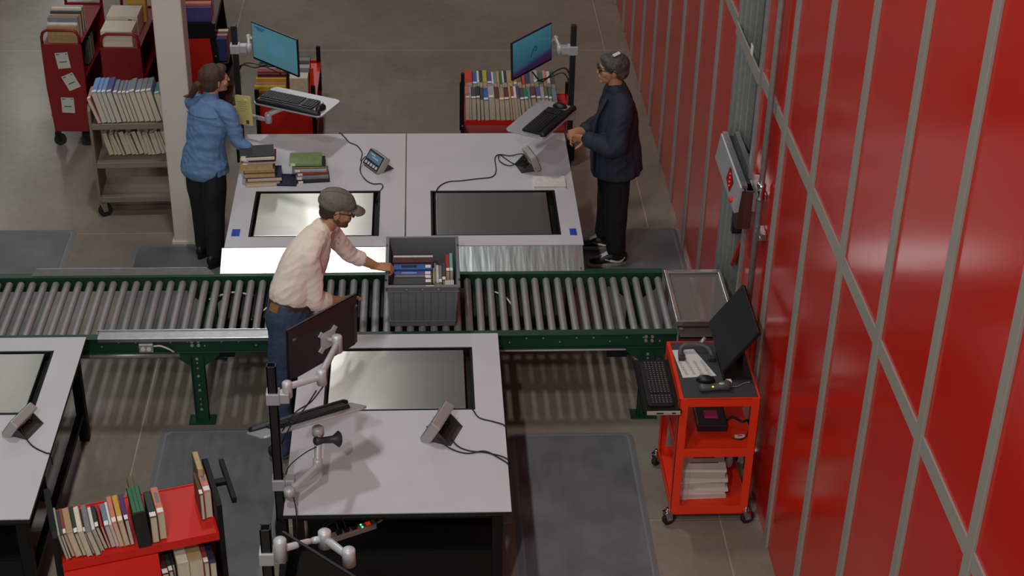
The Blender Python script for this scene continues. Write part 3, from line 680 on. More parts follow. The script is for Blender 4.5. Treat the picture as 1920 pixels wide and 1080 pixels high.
# ------------------------------------------------------------------ beige truck in front
M_beige = mat('beige_grey_enamel', '#7d7567', 0.45, var=0.05, vscale=5)
tC = thing('book_truck', 'beige book truck with blue bound volumes, left of the pillar', 'book truck', (-2.005, 1.80, 0), 0.035)
BL = 0.40
for s in (-1, 1):
    x = s * BL
    b = MB(); b.at((x, 0, 0), (PI / 2, 0, PI / 2))
    b.prism([(0.0, 0.15), (0.36, 0.15), (0.36, 0.92), (0.32, 0.96), (0.04, 0.96), (0.0, 0.92)], -0.011, 0.011)
    b.build('end_panel', M_beige, tC, 0.004)
for z, y0, y1 in ((0.80, 0.0, 0.36), (0.47, 0.0, 0.36), (0.17, 0.0, 0.36)):
    b = MB(); b.bx(-BL + 0.011, BL - 0.011, y0, y1, z - 0.012, z); b.bx(-BL + 0.011, BL - 0.011, y0 - 0.004, y0 + 0.006, z - 0.035, z + 0.012)
    b.build('shelf', M_beige, tC, 0.003)
for x in (-BL + 0.03, BL - 0.03):
    for y in (0.03, 0.32): caster(tC, x, y, 0.055, M_beige, 0.5)
cw = [('salmon', 0.028, 0.23, 0.22, 0.30, 0.0), ('light blue', 0.044, 0.27, 0.265, 0.22, 0.01), ('light blue', 0.032, 0.27, 0.265, 0.22, 0.01), ('light blue', 0.036, 0.27, 0.265, 0.22, 0.01), ('violet', 0.046, 0.27, 0.265, 0.22, 0.01), ('blue grey', 0.036, 0.24, 0.255, 0.22, 0.02), ('grey', 0.03, 0.24, 0.25, 0.22, 0.02), ('grey', 0.03, 0.24, 0.25, 0.22, 0.02), ('blue grey', 0.028, 0.24, 0.25, 0.22, 0.02),
      ('grey', 0.044, 0.25, 0.26, 0.22, 0.02), ('blue grey', 0.044, 0.25, 0.255, 0.22, 0.02), ('grey', 0.042, 0.25, 0.26, 0.22, 0.02), ('blue grey', 0.046, 0.25, 0.265, 0.22, 0.02), ('teal', 0.05, 0.22, 0.235, 0.20, 0.03), ('light grey', 0.03, 0.22, 0.23, 0.18, 0.03)]
cw = [(c, t * 0.93, h, w, -l, dy) for c, t, h, w, l, dy in cw]
F0 = tC.matrix_basis
row(cw, F0 @ Vector((-BL + 0.055, 0.022, 0.80)), 0.035, 'the top shelf of the beige truck', 'bound volumes on the beige truck')
lw = []
rr = random.Random(3)
for k in range(18):
    lw.append((('tan', 'cream', 'grey', 'tan', 'brown', 'light grey', 'tan', 'dark grey', 'cream')[k % 9], (0.040, 0.026, 0.032, 0.022, 0.045, 0.03, 0.02)[k % 7], 0.18 + 0.02 * rr.random(), 0.18 + 0.03 * rr.random(), -0.18 - 0.12 * rr.random(), 0.13 + 0.02 * rr.random(), k % 3 != 1))
row(lw, F0 @ Vector((-BL + 0.09, 0.0, 0.47)), 0.035, 'the beige middle shelf', 'worn books on the beige middle shelf')

# ------------------------------------------------------------------ black framed red trucks
def black_truck(label, loc, rz, L=0.76, D=0.42, top=0.95, H=1.09, left_handle=True, shelf_mat=None, slopes=True, redend=False):
    """long axis along +X, near side towards -Y"""
    t = thing('book_truck', label, 'book truck', loc, rz)
    for s in (-1, 1):
        x = s * (L / 2)
        b = MB(); b.at((x, 0, 0), (PI / 2, 0, PI / 2))
        b.prism([(-0.05, 0.14), (D + 0.05, 0.14), (D, 0.80), (D - 0.01, H - 0.02), (D - 0.04, H), (0.04, H), (0.01, H - 0.02), (0.0, 0.80)], -0.014, 0.014)
        p = b.build('end_panel', M_black, t, 0.003)
        if redend:
            b = MB(); b.at((x + s * 0.0155, 0, 0), (PI / 2, 0, PI / 2)); b.prism([(0.0, 0.16), (D, 0.16), (D - 0.05, 0.86), (0.05, 0.86)], -0.002, 0.002)
            b.build('red_end_plate', M_redshelf, p)
            for y in (0.01, D - 0.01):
                for z in (0.3, 0.7): MB().cyl((x + s * 0.014, y, z), (x + s * 0.021, y, z), 0.006, 8).build('bolt_head', M_zinc, p)
        if s < 0 and not left_handle: continue
        b = MB(); b.bx(x + s * 0.014, x + s * 0.075, D / 2 - 0.02, D / 2 + 0.02, H - 0.045, H - 0.02); b.bx(x + s * 0.07, x + s * 0.095, D / 2 - 0.17, D / 2 + 0.17, H - 0.05, H - 0.015)
        b.build('push_handle', M_black, p, 0.003)
    b = MB(); b.bx(-L / 2 + 0.014, L / 2 - 0.014, 0.0, D, top - 0.008, top); b.bx(-L / 2 + 0.014, L / 2 - 0.014, -0.004, 0.004, top - 0.045, top + 0.004); b.bx(-L / 2 + 0.014, L / 2 - 0.014, D - 0.004, D + 0.004, top - 0.045, top + 0.004)
    b.build('top_shelf', shelf_mat or M_redshelf, t)
    for z in (0.56, 0.20):
        for s in (-1, 1):
            y0 = D / 2; y1 = -0.09 if s < 0 else D + 0.09
            b = MB(); b.add([(-L / 2 + 0.014, y0, z), (L / 2 - 0.014, y0, z), (L / 2 - 0.014, y1, z + 0.06), (-L / 2 + 0.014, y1, z + 0.06), (-L / 2 + 0.014, y0, z + 0.008), (L / 2 - 0.014, y0, z + 0.008), (L / 2 - 0.014, y1, z + 0.068), (-L / 2 + 0.014, y1, z + 0.068)], [(3, 2, 1, 0), (4, 5, 6, 7), (0, 1, 5, 4), (1, 2, 6, 5), (2, 3, 7, 6), (3, 0, 4, 7)])
            b.build('sloping_shelf', shelf_mat or M_redshelf, t)
    MB().bx(-L / 2 + 0.014, L / 2 - 0.014, D / 2 - 0.005, D / 2 + 0.005, 0.2, top - 0.01).build('back_panel', M_redshelf, t)
    for x in (-L / 2 + 0.04, L / 2 - 0.04):
        for y in (0.02, D - 0.02): caster(t, x, y, 0.055, M_black, 0.4)
    return t
# lower left
tF = black_truck('bright red book truck with black ends in the lower left corner', (-1.285, -3.345, 0), 0.292, L=0.80, D=0.425, top=0.95, H=1.13, left_handle=False)
FF = tF.matrix_basis
b = MB(); b.add([(-0.386, -0.01, 0.90), (0.075, -0.01, 0.90), (0.075, -0.10, 0.64), (-0.386, -0.10, 0.64), (-0.386, 0.0, 0.90), (0.075, 0.0, 0.90), (0.075, -0.09, 0.64), (-0.386, -0.09, 0.64)], [(3, 2, 1, 0), (4, 5, 6, 7), (0, 1, 5, 4), (1, 2, 6, 5), (2, 3, 7, 6), (3, 0, 4, 7)])
b.build('sloping_front', M_redshelf, tF)
row([('pale green', 0.0106, 0.22, 0.165, -0.15, 0.0, False), ('dark grey', 0.0141, 0.2, 0.16, -0.15, 0.0, False), ('brick red', 0.0176, 0.205, 0.155, -0.18, 0.01), ('tan', 0.0317, 0.20, 0.165, -0.18, 0.0, False), ('dark green', 0.0194, 0.215, 0.155, -0.18, 0.0), ('cream', 0.0246, 0.2, 0.17, -0.18, -0.012, False), ('maroon', 0.0123, 0.19, 0.15, -0.21, 0.0), ('grey', 0.0264, 0.215, 0.165, -0.21, -0.02, False), ('white', 0.0158, 0.18, 0.15, -0.21, 0.01, False),
     ('dark green', 0.0194, 0.18, 0.15, -0.21, 0.02), ('red', 0.0123, 0.18, 0.15, -0.18, 0.02, False), ('blue grey', 0.0246, 0.18, 0.145, -0.15, 0.02), ('white', 0.0123, 0.185, 0.15, -0.15, 0.02, False), ('salmon', 0.0229, 0.215, 0.165, -0.14, 0.01), ('mustard', 0.0264, 0.215, 0.165, -0.12, 0.01), ('purple', 0.0211, 0.215, 0.165, -0.09, 0.01)],
    FF @ Vector((-0.364, 0.02, 0.9515)), 0.292, 'the lower left truck top', 'books on top of the lower left truck')
o = tag(book('black', 0.064, 0.215, 0.22, '', None, False), 'thick black slipcase with three green spines on the lower left truck', 'book', 'books on top of the lower left truck')
MB().bx(-0.032, 0.032, -0.1095, -0.1075, 0, 0.22).build('case_end', cover_mat('black'), o)
for k in (-1, 0, 1): MB().bx(k * 0.019 - 0.008, k * 0.019 + 0.008, -0.10, 0.105, 0.22, 0.222).build('green_spine', cover_mat('green'), o)
o.matrix_world = FF @ Matrix.Translation((0.018, 0.105, 0.9535)) @ Matrix.Rotation(-0.05, 4, 'Y')
for c, x, t, w, dy, lab, mk in (('dark green', 0.074, 0.036, 0.165, 0.11, 'dark green book right of the black slipcase on the lower left truck', None), ('salmon', 0.113, 0.036, 0.17, 0.125, 'salmon book with a grey title panel beside the bare red shelf', 'grey'), ('salmon', 0.362, 0.036, 0.175, 0.22, 'salmon book with a grey title against the right end of the lower left truck', 'grey'), ('brown', 0.331, 0.020, 0.165, 0.20, 'thin brown book beside the salmon one at the right end of the lower left truck', None)):
    o = book(c, t, 0.215 if c != 'brown' else 0.19, w, lab, 'books on top of the lower left truck', True, None, mk)
    o.matrix_world = FF @ Matrix.Translation((x, dy + 0.01, 0.9515))
o = book('olive', 0.032, 0.16, 0.22, 'tall olive covered book standing open-edge up at the back right of the lower left truck', 'books on top of the lower left truck', False, M_page2)
o.matrix_world = FF @ Matrix.Translation((0.355, 0.335, 0.9515 + 0.22)) @ Matrix.Rotation(PI, 4, 'Y')
o = book('olive', 0.03, 0.15, 0.16, 'short olive book standing behind the slipcase on the lower left truck', 'books on top of the lower left truck', False, M_page2)
o.matrix_world = FF @ Matrix.Translation((0.012, 0.31, 0.9515))
row([('maroon', 0.032, 0.17, 0.19, -0.05, 0.0), ('dark green', 0.022, 0.18, 0.19, -0.05, 0.012), ('black', 0.014, 0.16, 0.2, -0.05, 0.05, False), ('cream', 0.056, 0.17, 0.215, 0.0, 0.03, False), ('tan', 0.07, 0.17, 0.215, 0.0, 0.03, False), ('brick red', 0.026, 0.18, 0.2, 0.0, 0.01), ('navy', 0.034, 0.19, 0.2, 0.0, 0.0, False)],
    FF @ Vector((0.085, -0.085, 0.634)), 0.292, 'the lower left lower shelf', 'books on the lower shelf of the lower left truck')
# low trucks behind the rear tables
def low_truck(label, loc, rz, L, D, z, H):
    """single deep shelf between black posts; long axis along +X, near side towards -Y"""
    t = thing('book_truck', label, 'book truck', loc, rz)
    for s in (-1, 1):
        x = s * (L / 2)
        for y, h in ((0.015, H), (D - 0.015, z + 0.12)): MB().bx(x - 0.014, x + 0.014, y - 0.018, y + 0.018, 0.11, h).build('post', M_black, t, 0.003)
        p = MB().bx(x - 0.005, x + 0.005, 0.03, D - 0.03, 0.16, z + 0.02).build('end_plate', M_redshelf, t)
        for zz in (0.3, z - 0.04): MB().cyl((x, -0.002, zz), (x, -0.008, zz), 0.007, 8).build('bolt_head', M_zinc, p)
    for zz in (z, 0.18):
        b = MB(); b.bx(-L / 2 + 0.014, L / 2 - 0.014, 0.0, D, zz - 0.008, zz); b.bx(-L / 2 + 0.014, L / 2 - 0.014, -0.004, 0.004, zz - 0.035, zz + 0.004); b.bx(-L / 2 + 0.014, L / 2 - 0.014, D - 0.004, D + 0.004, zz - 0.035, zz + 0.004)
        b.build('shelf', M_redshelf, t)
    for x in (-L / 2 + 0.04, L / 2 - 0.04):
        for y in (0.03, D - 0.03): caster(t, x, y, 0.045, M_black, 0.4)
    return t
tD = low_truck('low red book truck behind the left rear screen, end plate facing the table', (-1.02, 3.37, 0), PI / 2, 0.84, 0.50, 0.45, 0.60)
tD.location.x = -1.02 + 0.25
DD = Matrix.Translation(tD.location) @ Matrix.Rotation(PI / 2, 4, 'Z')
row([('brick red', 0.03, 0.25, 0.08, 0, 0, False), ('yellow', 0.035, 0.26, 0.12, 0, 0, False), ('pink', 0.02, 0.25, 0.135, 0, 0, False), ('mustard', 0.036, 0.25, 0.165, 0, 0, False), ('dark red', 0.03, 0.24, 0.19, 0, 0, False), ('brick red', 0.07, 0.24, 0.2, 0, 0), ('light grey', 0.02, 0.24, 0.2, 0, 0, False), ('dark green', 0.06, 0.24, 0.21, 0, 0, False), ('green', 0.11, 0.24, 0.22, 0, 0), ('dark grey', 0.06, 0.24, 0.21, 0, 0, False), ('green', 0.05, 0.24, 0.22, 0, 0, False), ('cream', 0.05, 0.24, 0.21, 0, 0, False), ('brown', 0.05, 0.24, 0.21, 0, 0, False), ('tan', 0.05, 0.24, 0.2, 0, 0, False)],
    DD @ Vector((-0.40, 0.245, 0.4515)), PI / 2, 'the left row behind left screen', 'books on the truck behind the left screen', first='the near')
row([('cream', 0.12, 0.15, 0.2, 0, 0, False), ('black', 0.09, 0.15, 0.16, 0, 0, False), ('light grey', 0.07, 0.17, 0.2, 0, 0, False), ('brown', 0.06, 0.17, 0.19, 0, 0, False), ('grey', 0.07, 0.17, 0.21, 0, 0, False), ('black', 0.04, 0.17, 0.2, 0, 0, False)],
    DD @ Vector((-0.38, 0.06, 0.4515)), PI / 2, 'the right row behind left screen', 'books on the truck behind the left screen', first='the near')
o = thing('bookend', 'orange red bookend at the right of the truck behind the left screen', 'bookend', (-0.795, 2.97, 0.4505))
MB().bx(-0.018, 0.018, -0.002, 0.002, 0, 0.30).build('upright', M_redcart, o); MB().bx(-0.018, 0.018, -0.002, 0.05, 0, 0.002).build('foot', M_redcart, o)
b = MB(); b.bx(-0.018, -0.014, -0.002, 0.11, 0.18, 0.30); b.build('side_plate', M_redcart, o)
tE = low_truck('low black ended truck full of books behind the right rear screen', (0.905, 2.60, 0), -0.005, 0.90, 0.53, 0.435, 0.86)
E1 = [('salmon', 0.034), ('light grey', 0.018), ('dark grey', 0.042), ('black', 0.032), ('dark grey', 0.030), ('blue', 0.042), ('light grey', 0.052), ('dark red', 0.038), ('tan', 0.044), ('maroon', 0.042), ('mustard', 0.018), ('brick red', 0.026), ('white', 0.022), ('purple', 0.026), ('dark grey', 0.036), ('green', 0.034), ('teal', 0.024), ('dark red', 0.044), ('violet', 0.04), ('light grey', 0.03), ('olive', 0.03), ('green', 0.03), ('blue grey', 0.04)]
rr = random.Random(5)
EE = Matrix.Translation((0.905, 2.60, 0)) @ Matrix.Rotation(-0.005, 4, 'Z')
M_page_pale = mat('pale_book_pages', '#d0c6b4', 0.85, var=0.06, vscale=30)
row([(c, t * 0.97, 0.22 + 0.02 * rr.random(), 0.19 + 0.02 * rr.random(), -min(0.02 + 0.008 * k, 0.15), -0.012 + 0.012 * rr.random(), (k % 3) != 1) for k, (c, t) in enumerate(E1)], EE @ Vector((-0.425, 0.012, 0.4365)), -0.005, 'the front row behind the right screen', 'front row of books behind the right screen')
E2 = [('orange red', 0.062), ('blue', 0.042), ('white', 0.018), ('dark green', 0.03), ('yellow', 0.036), ('violet', 0.04), ('white', 0.016), ('blue grey', 0.03), ('mustard', 0.02), ('green', 0.026), ('white', 0.014), ('navy', 0.024), ('tan', 0.05), ('salmon', 0.032), ('olive', 0.04), ('orange red', 0.03), ('dark blue', 0.044), ('grey', 0.03), ('light grey', 0.036), ('green', 0.04), ('pink', 0.028), ('cream', 0.03), ('dark grey', 0.036)]
row([(c, t * 1.0, 0.235, 0.21 + 0.025 * rr.random(), -min(0.01 + 0.008 * k, 0.15), 0.0, k in (1, 2, 5, 6, 13, 18)) for k, (c, t) in enumerate(E2)], EE @ Vector((-0.425, 0.268, 0.4365)), -0.005, 'the back row behind the right screen', 'back row of books behind the right screen')
# behind the pillar
M_dkshelf = mat('dark_brown_shelf', '#4a2a1e', 0.5)
tG = black_truck('brown shelved book truck partly hidden behind the pillar', (-1.62, 3.78, 0), PI / 2 + 0.02, L=0.84, D=0.40, top=0.98, H=1.0, shelf_mat=M_dkshelf, redend=True, left_handle=False)
GG = Matrix.Translation((-1.62, 3.78, 0)) @ Matrix.Rotation(PI / 2 + 0.02, 4, 'Z')
row([('violet', 0.04, 0.27, 0.13, 0, 0, False), ('salmon', 0.06, 0.26, 0.15, 0, 0, False), ('brick red', 0.04, 0.26, 0.16, 0, 0, False), ('pink', 0.035, 0.26, 0.16, 0, 0, False), ('white', 0.03, 0.26, 0.16, 0, 0, False), ('dark grey', 0.03, 0.26, 0.16, 0, 0, False)],
    GG @ Vector((-0.37, 0.03, 0.9815)), PI / 2 + 0.02, 'the pillar truck top', 'books on the truck behind the pillar', first='the near')
row([('dark blue', 0.08, 0.13, 0.2, 0, 0, False), ('pink', 0.04, 0.13, 0.2, 0, 0, False), ('brown', 0.05, 0.13, 0.2, 0, 0, False), ('cream', 0.05, 0.13, 0.2, 0, 0, False)], GG @ Vector((-0.39, -0.085, 0.634)), PI / 2 + 0.02, 'the pillar truck side shelf', 'books on the side of the pillar truck', first='the near')
# ------------------------------------------------------------------ screen poles, screens, keyboard trays
M_steelsq = mat('black_square_tube', '#161415', 0.45)
M_arm = mat('silver_monitor_arm', '#c6c7ca', 0.4, metal=0.25)
def link(parent, a, b, r, name='arm_link', m=None, flat=0.7):
    """tapered arm between two joints"""
    bb = MB(); a, b = Vector(a), Vector(b); d = (b - a).normalized()
    bb.tube([a, a + d * 0.02, b - d * 0.02, b], [r * 0.8, r, r * 0.85, r * 0.7], 12)
    return bb.build(name, m or M_arm, parent)
def joint(parent, c, r=0.024, h=0.06, name='arm_joint'):
    b = MB(); b.lathe(c, [(r, -h / 2), (r, h / 2 - 0.006), (r - 0.006, h / 2)], 18)
    return b.build(name, M_arm, parent)
def clamp(parent, x, y, z, dx, name='clamp'):
    b = MB(); b.bx(x - 0.036, x + 0.036, y - 0.036, y + 0.036, z - 0.035, z + 0.035)
    if dx: b.bx(x + (0.03 if dx > 0 else -dx * 0 - 0.085), x + (0.085 if dx > 0 else -0.03), y - 0.028, y + 0.028, z - 0.03, z + 0.03)
    return b.build(name, M_silver, parent, 0.005)
def screen_mat(name, stops, strength, swirl=None, ang=0.0):
    m = bpy.data.materials.new(name); m.use_nodes = True
    nt = m.node_tree; b = nt.nodes['Principled BSDF']; L = nt.links.new
    tc = nt.nodes.new('ShaderNodeTexCoord'); mp = nt.nodes.new('ShaderNodeMapping'); mp.inputs['Rotation'].default_value = (0, ang, 0)
    L(tc.outputs['Object'], mp.inputs[0])
    sx = nt.nodes.new('ShaderNodeSeparateXYZ'); L(mp.outputs[0], sx.inputs[0])
    mr = nt.nodes.new('ShaderNodeMapRange'); mr.inputs['From Min'].default_value = -0.15; mr.inputs['From Max'].default_value = 0.15; L(sx.outputs['Z'], mr.inputs['Value'])
    r = nt.nodes.new('ShaderNodeValToRGB'); e = r.color_ramp.elements
    while len(e) < len(stops): e.new(0.5)
    for q, (p, c) in zip(e, stops): q.position = p; q.color = lin(c)
    L(mr.outputs[0], r.inputs[0])
    b.inputs['Base Color'].default_value = (0.01, 0.01, 0.012, 1); b.inputs['Roughness'].default_value = 0.25
    L(r.outputs[0], b.inputs['Emission Color']); b.inputs['Emission Strength'].default_value = strength
    return m
M_bezel = mat('black_screen_bezel', '#0d0d0f', 0.4)
M_backs = mat('dark_maroon_black_back_shell', '#2a1d22', 0.5)
def monitor(label, M, w=0.50, h=0.295, screen=None, back=None, group=None, art=None, ridge=False):
    """own frame: screen faces -Y, width along X, height along Z"""
    t = thing('monitor', label, 'monitor', (0, 0, 0), group=group)
    b = MB(); b.bx(-w / 2, w / 2, -0.006, 0.010, -h / 2, h / 2); b.build('bezel', M_bezel, t, 0.003)
    s = MB(); s.bx(-w / 2 + 0.008, w / 2 - 0.008, -0.0072, -0.006, -h / 2 + 0.017, h / 2 - 0.008); so = s.build('screen', screen or mat('dark_screen_glass', '#0c0d0e', 0.12), t)
    b = MB(); x0, x1 = w / 2 - 0.004, w / 2 - 0.05
    b.add([(-x0, 0.010, -h / 2 + 0.004), (x0, 0.010, -h / 2 + 0.004), (x0, 0.010, h / 2 - 0.004), (-x0, 0.010, h / 2 - 0.004), (-x1, 0.040, -h / 2 + 0.02), (x1, 0.040, -h / 2 + 0.02), (x1, 0.040, h / 2 - 0.06), (-x1, 0.040, h / 2 - 0.06)], [(3, 2, 1, 0), (4, 5, 6, 7), (0, 1, 5, 4), (1, 2, 6, 5), (2, 3, 7, 6), (3, 0, 4, 7)])
    b.build('back_shell', back or M_backs, t, 0.004)
    if ridge: MB().bx(-w / 2 + 0.02, w / 2 - 0.02, 0.024, 0.034, h / 2 - 0.066, h / 2 - 0.054).build('back_ridge', mat('grey_plastic_ridge', '#6d6669', 0.5), t, 0.003)
    b = MB(); b.bx(-0.05, 0.05, 0.040, 0.052, -0.05, 0.05); b.at((0, 0.046, 0), (0, PI / 4, 0)); b.bx(-0.085, 0.085, -0.004, 0.004, -0.016, 0.016); b.bx(-0.016, 0.016, -0.004, 0.004, -0.085, 0.085); b.build('mount_plate', M_arm, t)
    if art: art(so, w, h)
    t.matrix_world = M
    return t
def frame_from(center, xdir, zdir):
    x = Vector(xdir).normalized(); z = Vector(zdir); z = (z - x * z.dot(x)).normalized(); y = z.cross(x)
    return Matrix(((x.x, y.x, z.x, center[0]), (x.y, y.y, z.y, center[1]), (x.z, y.z, z.z, center[2]), (0, 0, 0, 1)))
def keyboard_mesh(parent, M=None):
    b = MB(); b.prism(rrect(-0.222, 0.222, -0.075, 0.075, 0.012), 0, 0.014); body = b.build('keyboard_body', M_blackpl, parent, 0.002)
    k = MB()
    for r in range(6):
        y = 0.058 - r * 0.0205; n = 20
        for c in range(n):
            x = -0.21 + c * 0.0215
            if c in (15,): continue
            if r == 5 and 4 <= c <= 8:
                if c == 4: k.box((x + 0.043, y, 0.0165), (0.104, 0.017, 0.005))
                continue
            k.box((x, y, 0.0165), (0.018, 0.017, 0.005))
    kk = k.build('keys', mat('key_caps', '#232325', 0.5), body)
    kk['kind'] = 'stuff'
    for r in range(5):
        b = MB()
    return body
def keyboard(label, M):
    t = thing('keyboard', label, 'keyboard')
    keyboard_mesh(t); t.matrix_world = M
    return t
def mouse(label, M):
    t = thing('computer_mouse', label, 'mouse')
    b = MB(); b.ell((0, 0, 0.004), (0.031, 0.056, 0.034), 18, 12)
    for q in range(len(b.v)):
        if b.v[q].z < 0.001: b.v[q].z = 0.001
    bo = b.build('mouse_body', M_blackpl, t)
    b = MB(); b.cyl((-0.003, 0.03, 0.034), (0.003, 0.03, 0.034), 0.009, 12); b.build('scroll_wheel', M_zinc, bo)
    t.matrix_world = M
    return t
def tray(parent, M, w=0.58, d=0.33):
    """keyboard tray with a padded wrist rest along its user side (-Y)"""
    b = MB(); b.prism(rrect(-w / 2, w / 2, -d / 2, d / 2, 0.045), -0.012, 0.0); tr = b.build('keyboard_tray', M_silver, parent, 0.003)
    b = MB(); b.tube([(-w / 2 + 0.02, -d / 2 + 0.03, 0.012), (-w / 2 + 0.04, -d / 2 + 0.03, 0.013), (w / 2 - 0.04, -d / 2 + 0.03, 0.013), (w / 2 - 0.02, -d / 2 + 0.03, 0.012)], [0.014, 0.026, 0.026, 0.014], 12)
    for q in range(len(b.v)): b.v[q].z = max(0.0, b.v[q].z * 0.75)
    wr = b.build('wrist_rest', M_blackpl, tr)
    return tr
# ---- left rear station
pA = thing('screen_pole', 'black screen pole at the left rear table corner, beside the blue shirt', 'screen stand', (-1.243, 1.60, 0))
MB().bx(-0.021, 0.021, -0.021, 0.021, 0.10, 1.695).build('pole', M_steelsq, pA, 0.002)
b = MB(); b.bx(-0.04, 0.023, -0.05, 0.05, 0.60, 0.715); b.build('table_bracket', M_black, pA)
clamp(pA, 0.0, 0.0, 1.515, 1)
joint(pA, (0.10, 0.0, 1.515), 0.022, 0.07)
link(pA, (0.10, 0.0, 1.535), (0.085, 0.15, 1.540), 0.014); joint(pA, (0.085, 0.15, 1.535), 0.018, 0.05); link(pA, (0.085, 0.15, 1.535), (0.335, -0.026, 1.535), 0.014)
sA = screen_mat('lit_blue_teal_screen', ((0.0, '#57909d'), (0.45, '#5f98a8'), (1.0, '#5a97ab')), 0.46)
def artA(so, w, h):
    for z, x0, x1 in ((0.118, -0.215, -0.10), (0.104, -0.19, -0.12)): MB().bx(x0, x1, -0.0078, -0.0073, z - 0.006, z + 0.006).build('screen_text', mat('screen_text_blue', '#2d5d86', 0.6, emit=0.3), so)
    for k in range(7): MB().bx(-0.06 - 0.008 * (k % 3), 0.10 + 0.006 * (k % 2), -0.0078, -0.0073, 0.045 - k * 0.0135 - 0.002, 0.045 - k * 0.0135 + 0.002).build('screen_text', mat('screen_text_dim', '#4783a0', 0.6, emit=0.45), so)
monitor('screen lit pale blue on the left rear pole', frame_from((-0.945, 1.535, 1.535), (0.359, -0.35, 0), (0.03, -0.03, 1)), screen=sA, group=None, art=artA)
TA = Matrix.Translation((-0.805, 1.515, 1.125)) @ Matrix.Rotation(-0.46, 4, 'Z')
tA_ = tray(pA, Matrix.Identity(4)); tA_.matrix_basis = Matrix.Translation((1.243, -1.60, 0)) @ TA
link(pA, (0.022, 0.0, 0.98), (0.22, -0.10, 0.98), 0.018); joint(pA, (0.22, -0.10, 1.0), 0.026, 0.08); link(pA, (0.22, -0.10, 1.03), (0.40, -0.09, 1.10), 0.02); clamp(pA, 0, 0, 0.98, 0)
keyboard('black keyboard on the tray of the left rear pole', TA @ Matrix.Translation((-0.05, -0.015, 0.001)))
mouse('black mouse on the right end of the left rear tray', TA @ Matrix.Translation((0.225, -0.045, 0.001)) @ Matrix.Rotation(-0.1, 4, 'Z'))
# ---- right rear station
pB = thing('screen_pole', 'black screen pole at the right rear table corner, beside the navy jacket', 'screen stand', (1.247, 1.60, 0))
MB().bx(-0.021, 0.021, -0.021, 0.021, 0.10, 1.695).build('pole', M_steelsq, pB, 0.002)
MB().bx(-0.023, 0.04, -0.05, 0.05, 0.60, 0.715).build('table_bracket', M_black, pB)
clamp(pB, 0.0, 0.0, 1.50, -1)
joint(pB, (-0.10, 0.0, 1.50), 0.022, 0.07)
link(pB, (-0.10, 0.0, 1.52), (-0.115, 0.165, 1.52), 0.014); joint(pB, (-0.115, 0.165, 1.515), 0.018, 0.05); link(pB, (-0.115, 0.165, 1.515), (-0.35, -0.04, 1.515), 0.014)
sB = screen_mat('lit_teal_violet_screen', ((0.0, '#3b1d4a'), (0.2, '#37305f'), (0.34, '#2f7488'), (1.0, '#4391a5')), 0.40, ang=0.10)
def artB(so, w, h):
    m = mat('wallpaper_dark_wave', '#1d4f74', 0.6, emit=0.35)
    for pts, r in (([(-0.02, 0.0, -0.04), (0.0, 0.0, 0.0), (0.035, 0.0, 0.03), (0.055, 0.0, 0.01), (0.03, 0.0, -0.005)], 0.007), ([(-0.06, 0, -0.055), (-0.02, 0, -0.07), (0.03, 0, -0.058)], 0.006)):
        b = MB(); b.tube([(p.x, -0.0078, p.z) for p in spline(pts, 6)], r, 8)
        for q in range(len(b.v)): b.v[q].y = -0.0076 + (b.v[q].y + 0.0078) * 0.04
        b.build('wallpaper_swirl', m, so)
monitor('screen with a teal and violet picture on the right rear pole', frame_from((0.935, 1.53, 1.515), (0.285, 0.35, 0), (-0.03, 0.03, 1)), screen=sB, art=artB)
TB = Matrix.Translation((1.005, 1.215, 1.12)) @ Matrix.Rotation(math.atan2(0.537, 0.307), 4, 'Z')
tB_ = tray(pB, Matrix.Identity(4), 0.60, 0.32); tB_.matrix_basis = Matrix.Translation((-1.247, -1.60, 0)) @ TB
link(pB, (-0.022, 0.0, 0.97), (-0.16, -0.16, 0.97), 0.018); joint(pB, (-0.16, -0.16, 1.0), 0.026, 0.08); link(pB, (-0.16, -0.16, 1.03), (-0.23, -0.33, 1.10), 0.02); clamp(pB, 0, 0, 0.97, 0)
keyboard('black keyboard on the tray of the right rear pole', TB @ Matrix.Translation((-0.04, -0.035, 0.001)))
mouse('black mouse on the far end of the right rear tray', TB @ Matrix.Translation((0.235, -0.03, 0.001)) @ Matrix.Rotation(0.2, 4, 'Z'))
M_cord = mat('black_cord', '#151516', 0.55)
def cord(parent, pts, r=0.004, name='cable', n=8): return MB().tube(spline(pts, n), r, 8).build(name, M_cord, parent)
cord(pB, [(-0.30, -0.02, 1.33), (-0.22, 0.05, 1.22), (-0.12, 0.06, 1.30), (-0.04, 0.03, 1.33), (0.0, 0.028, 1.20), (0.03, 0.03, 0.95)], 0.006)
cord(pB, [(-0.27, -0.12, 1.30), (-0.16, 0.02, 1.27), (-0.05, 0.03, 1.29), (0.02, 0.03, 1.10)], 0.005)
cord(pA, [(0.24, -0.03, 1.40), (0.14, 0.0, 1.36), (0.03, 0.02, 1.37), (0.0, 0.026, 1.25)], 0.005)
cord(pA, [(0.33, -0.05, 1.33), (0.2, 0.0, 1.37), (0.06, 0.02, 1.385), (0.0, 0.026, 1.30)], 0.004)
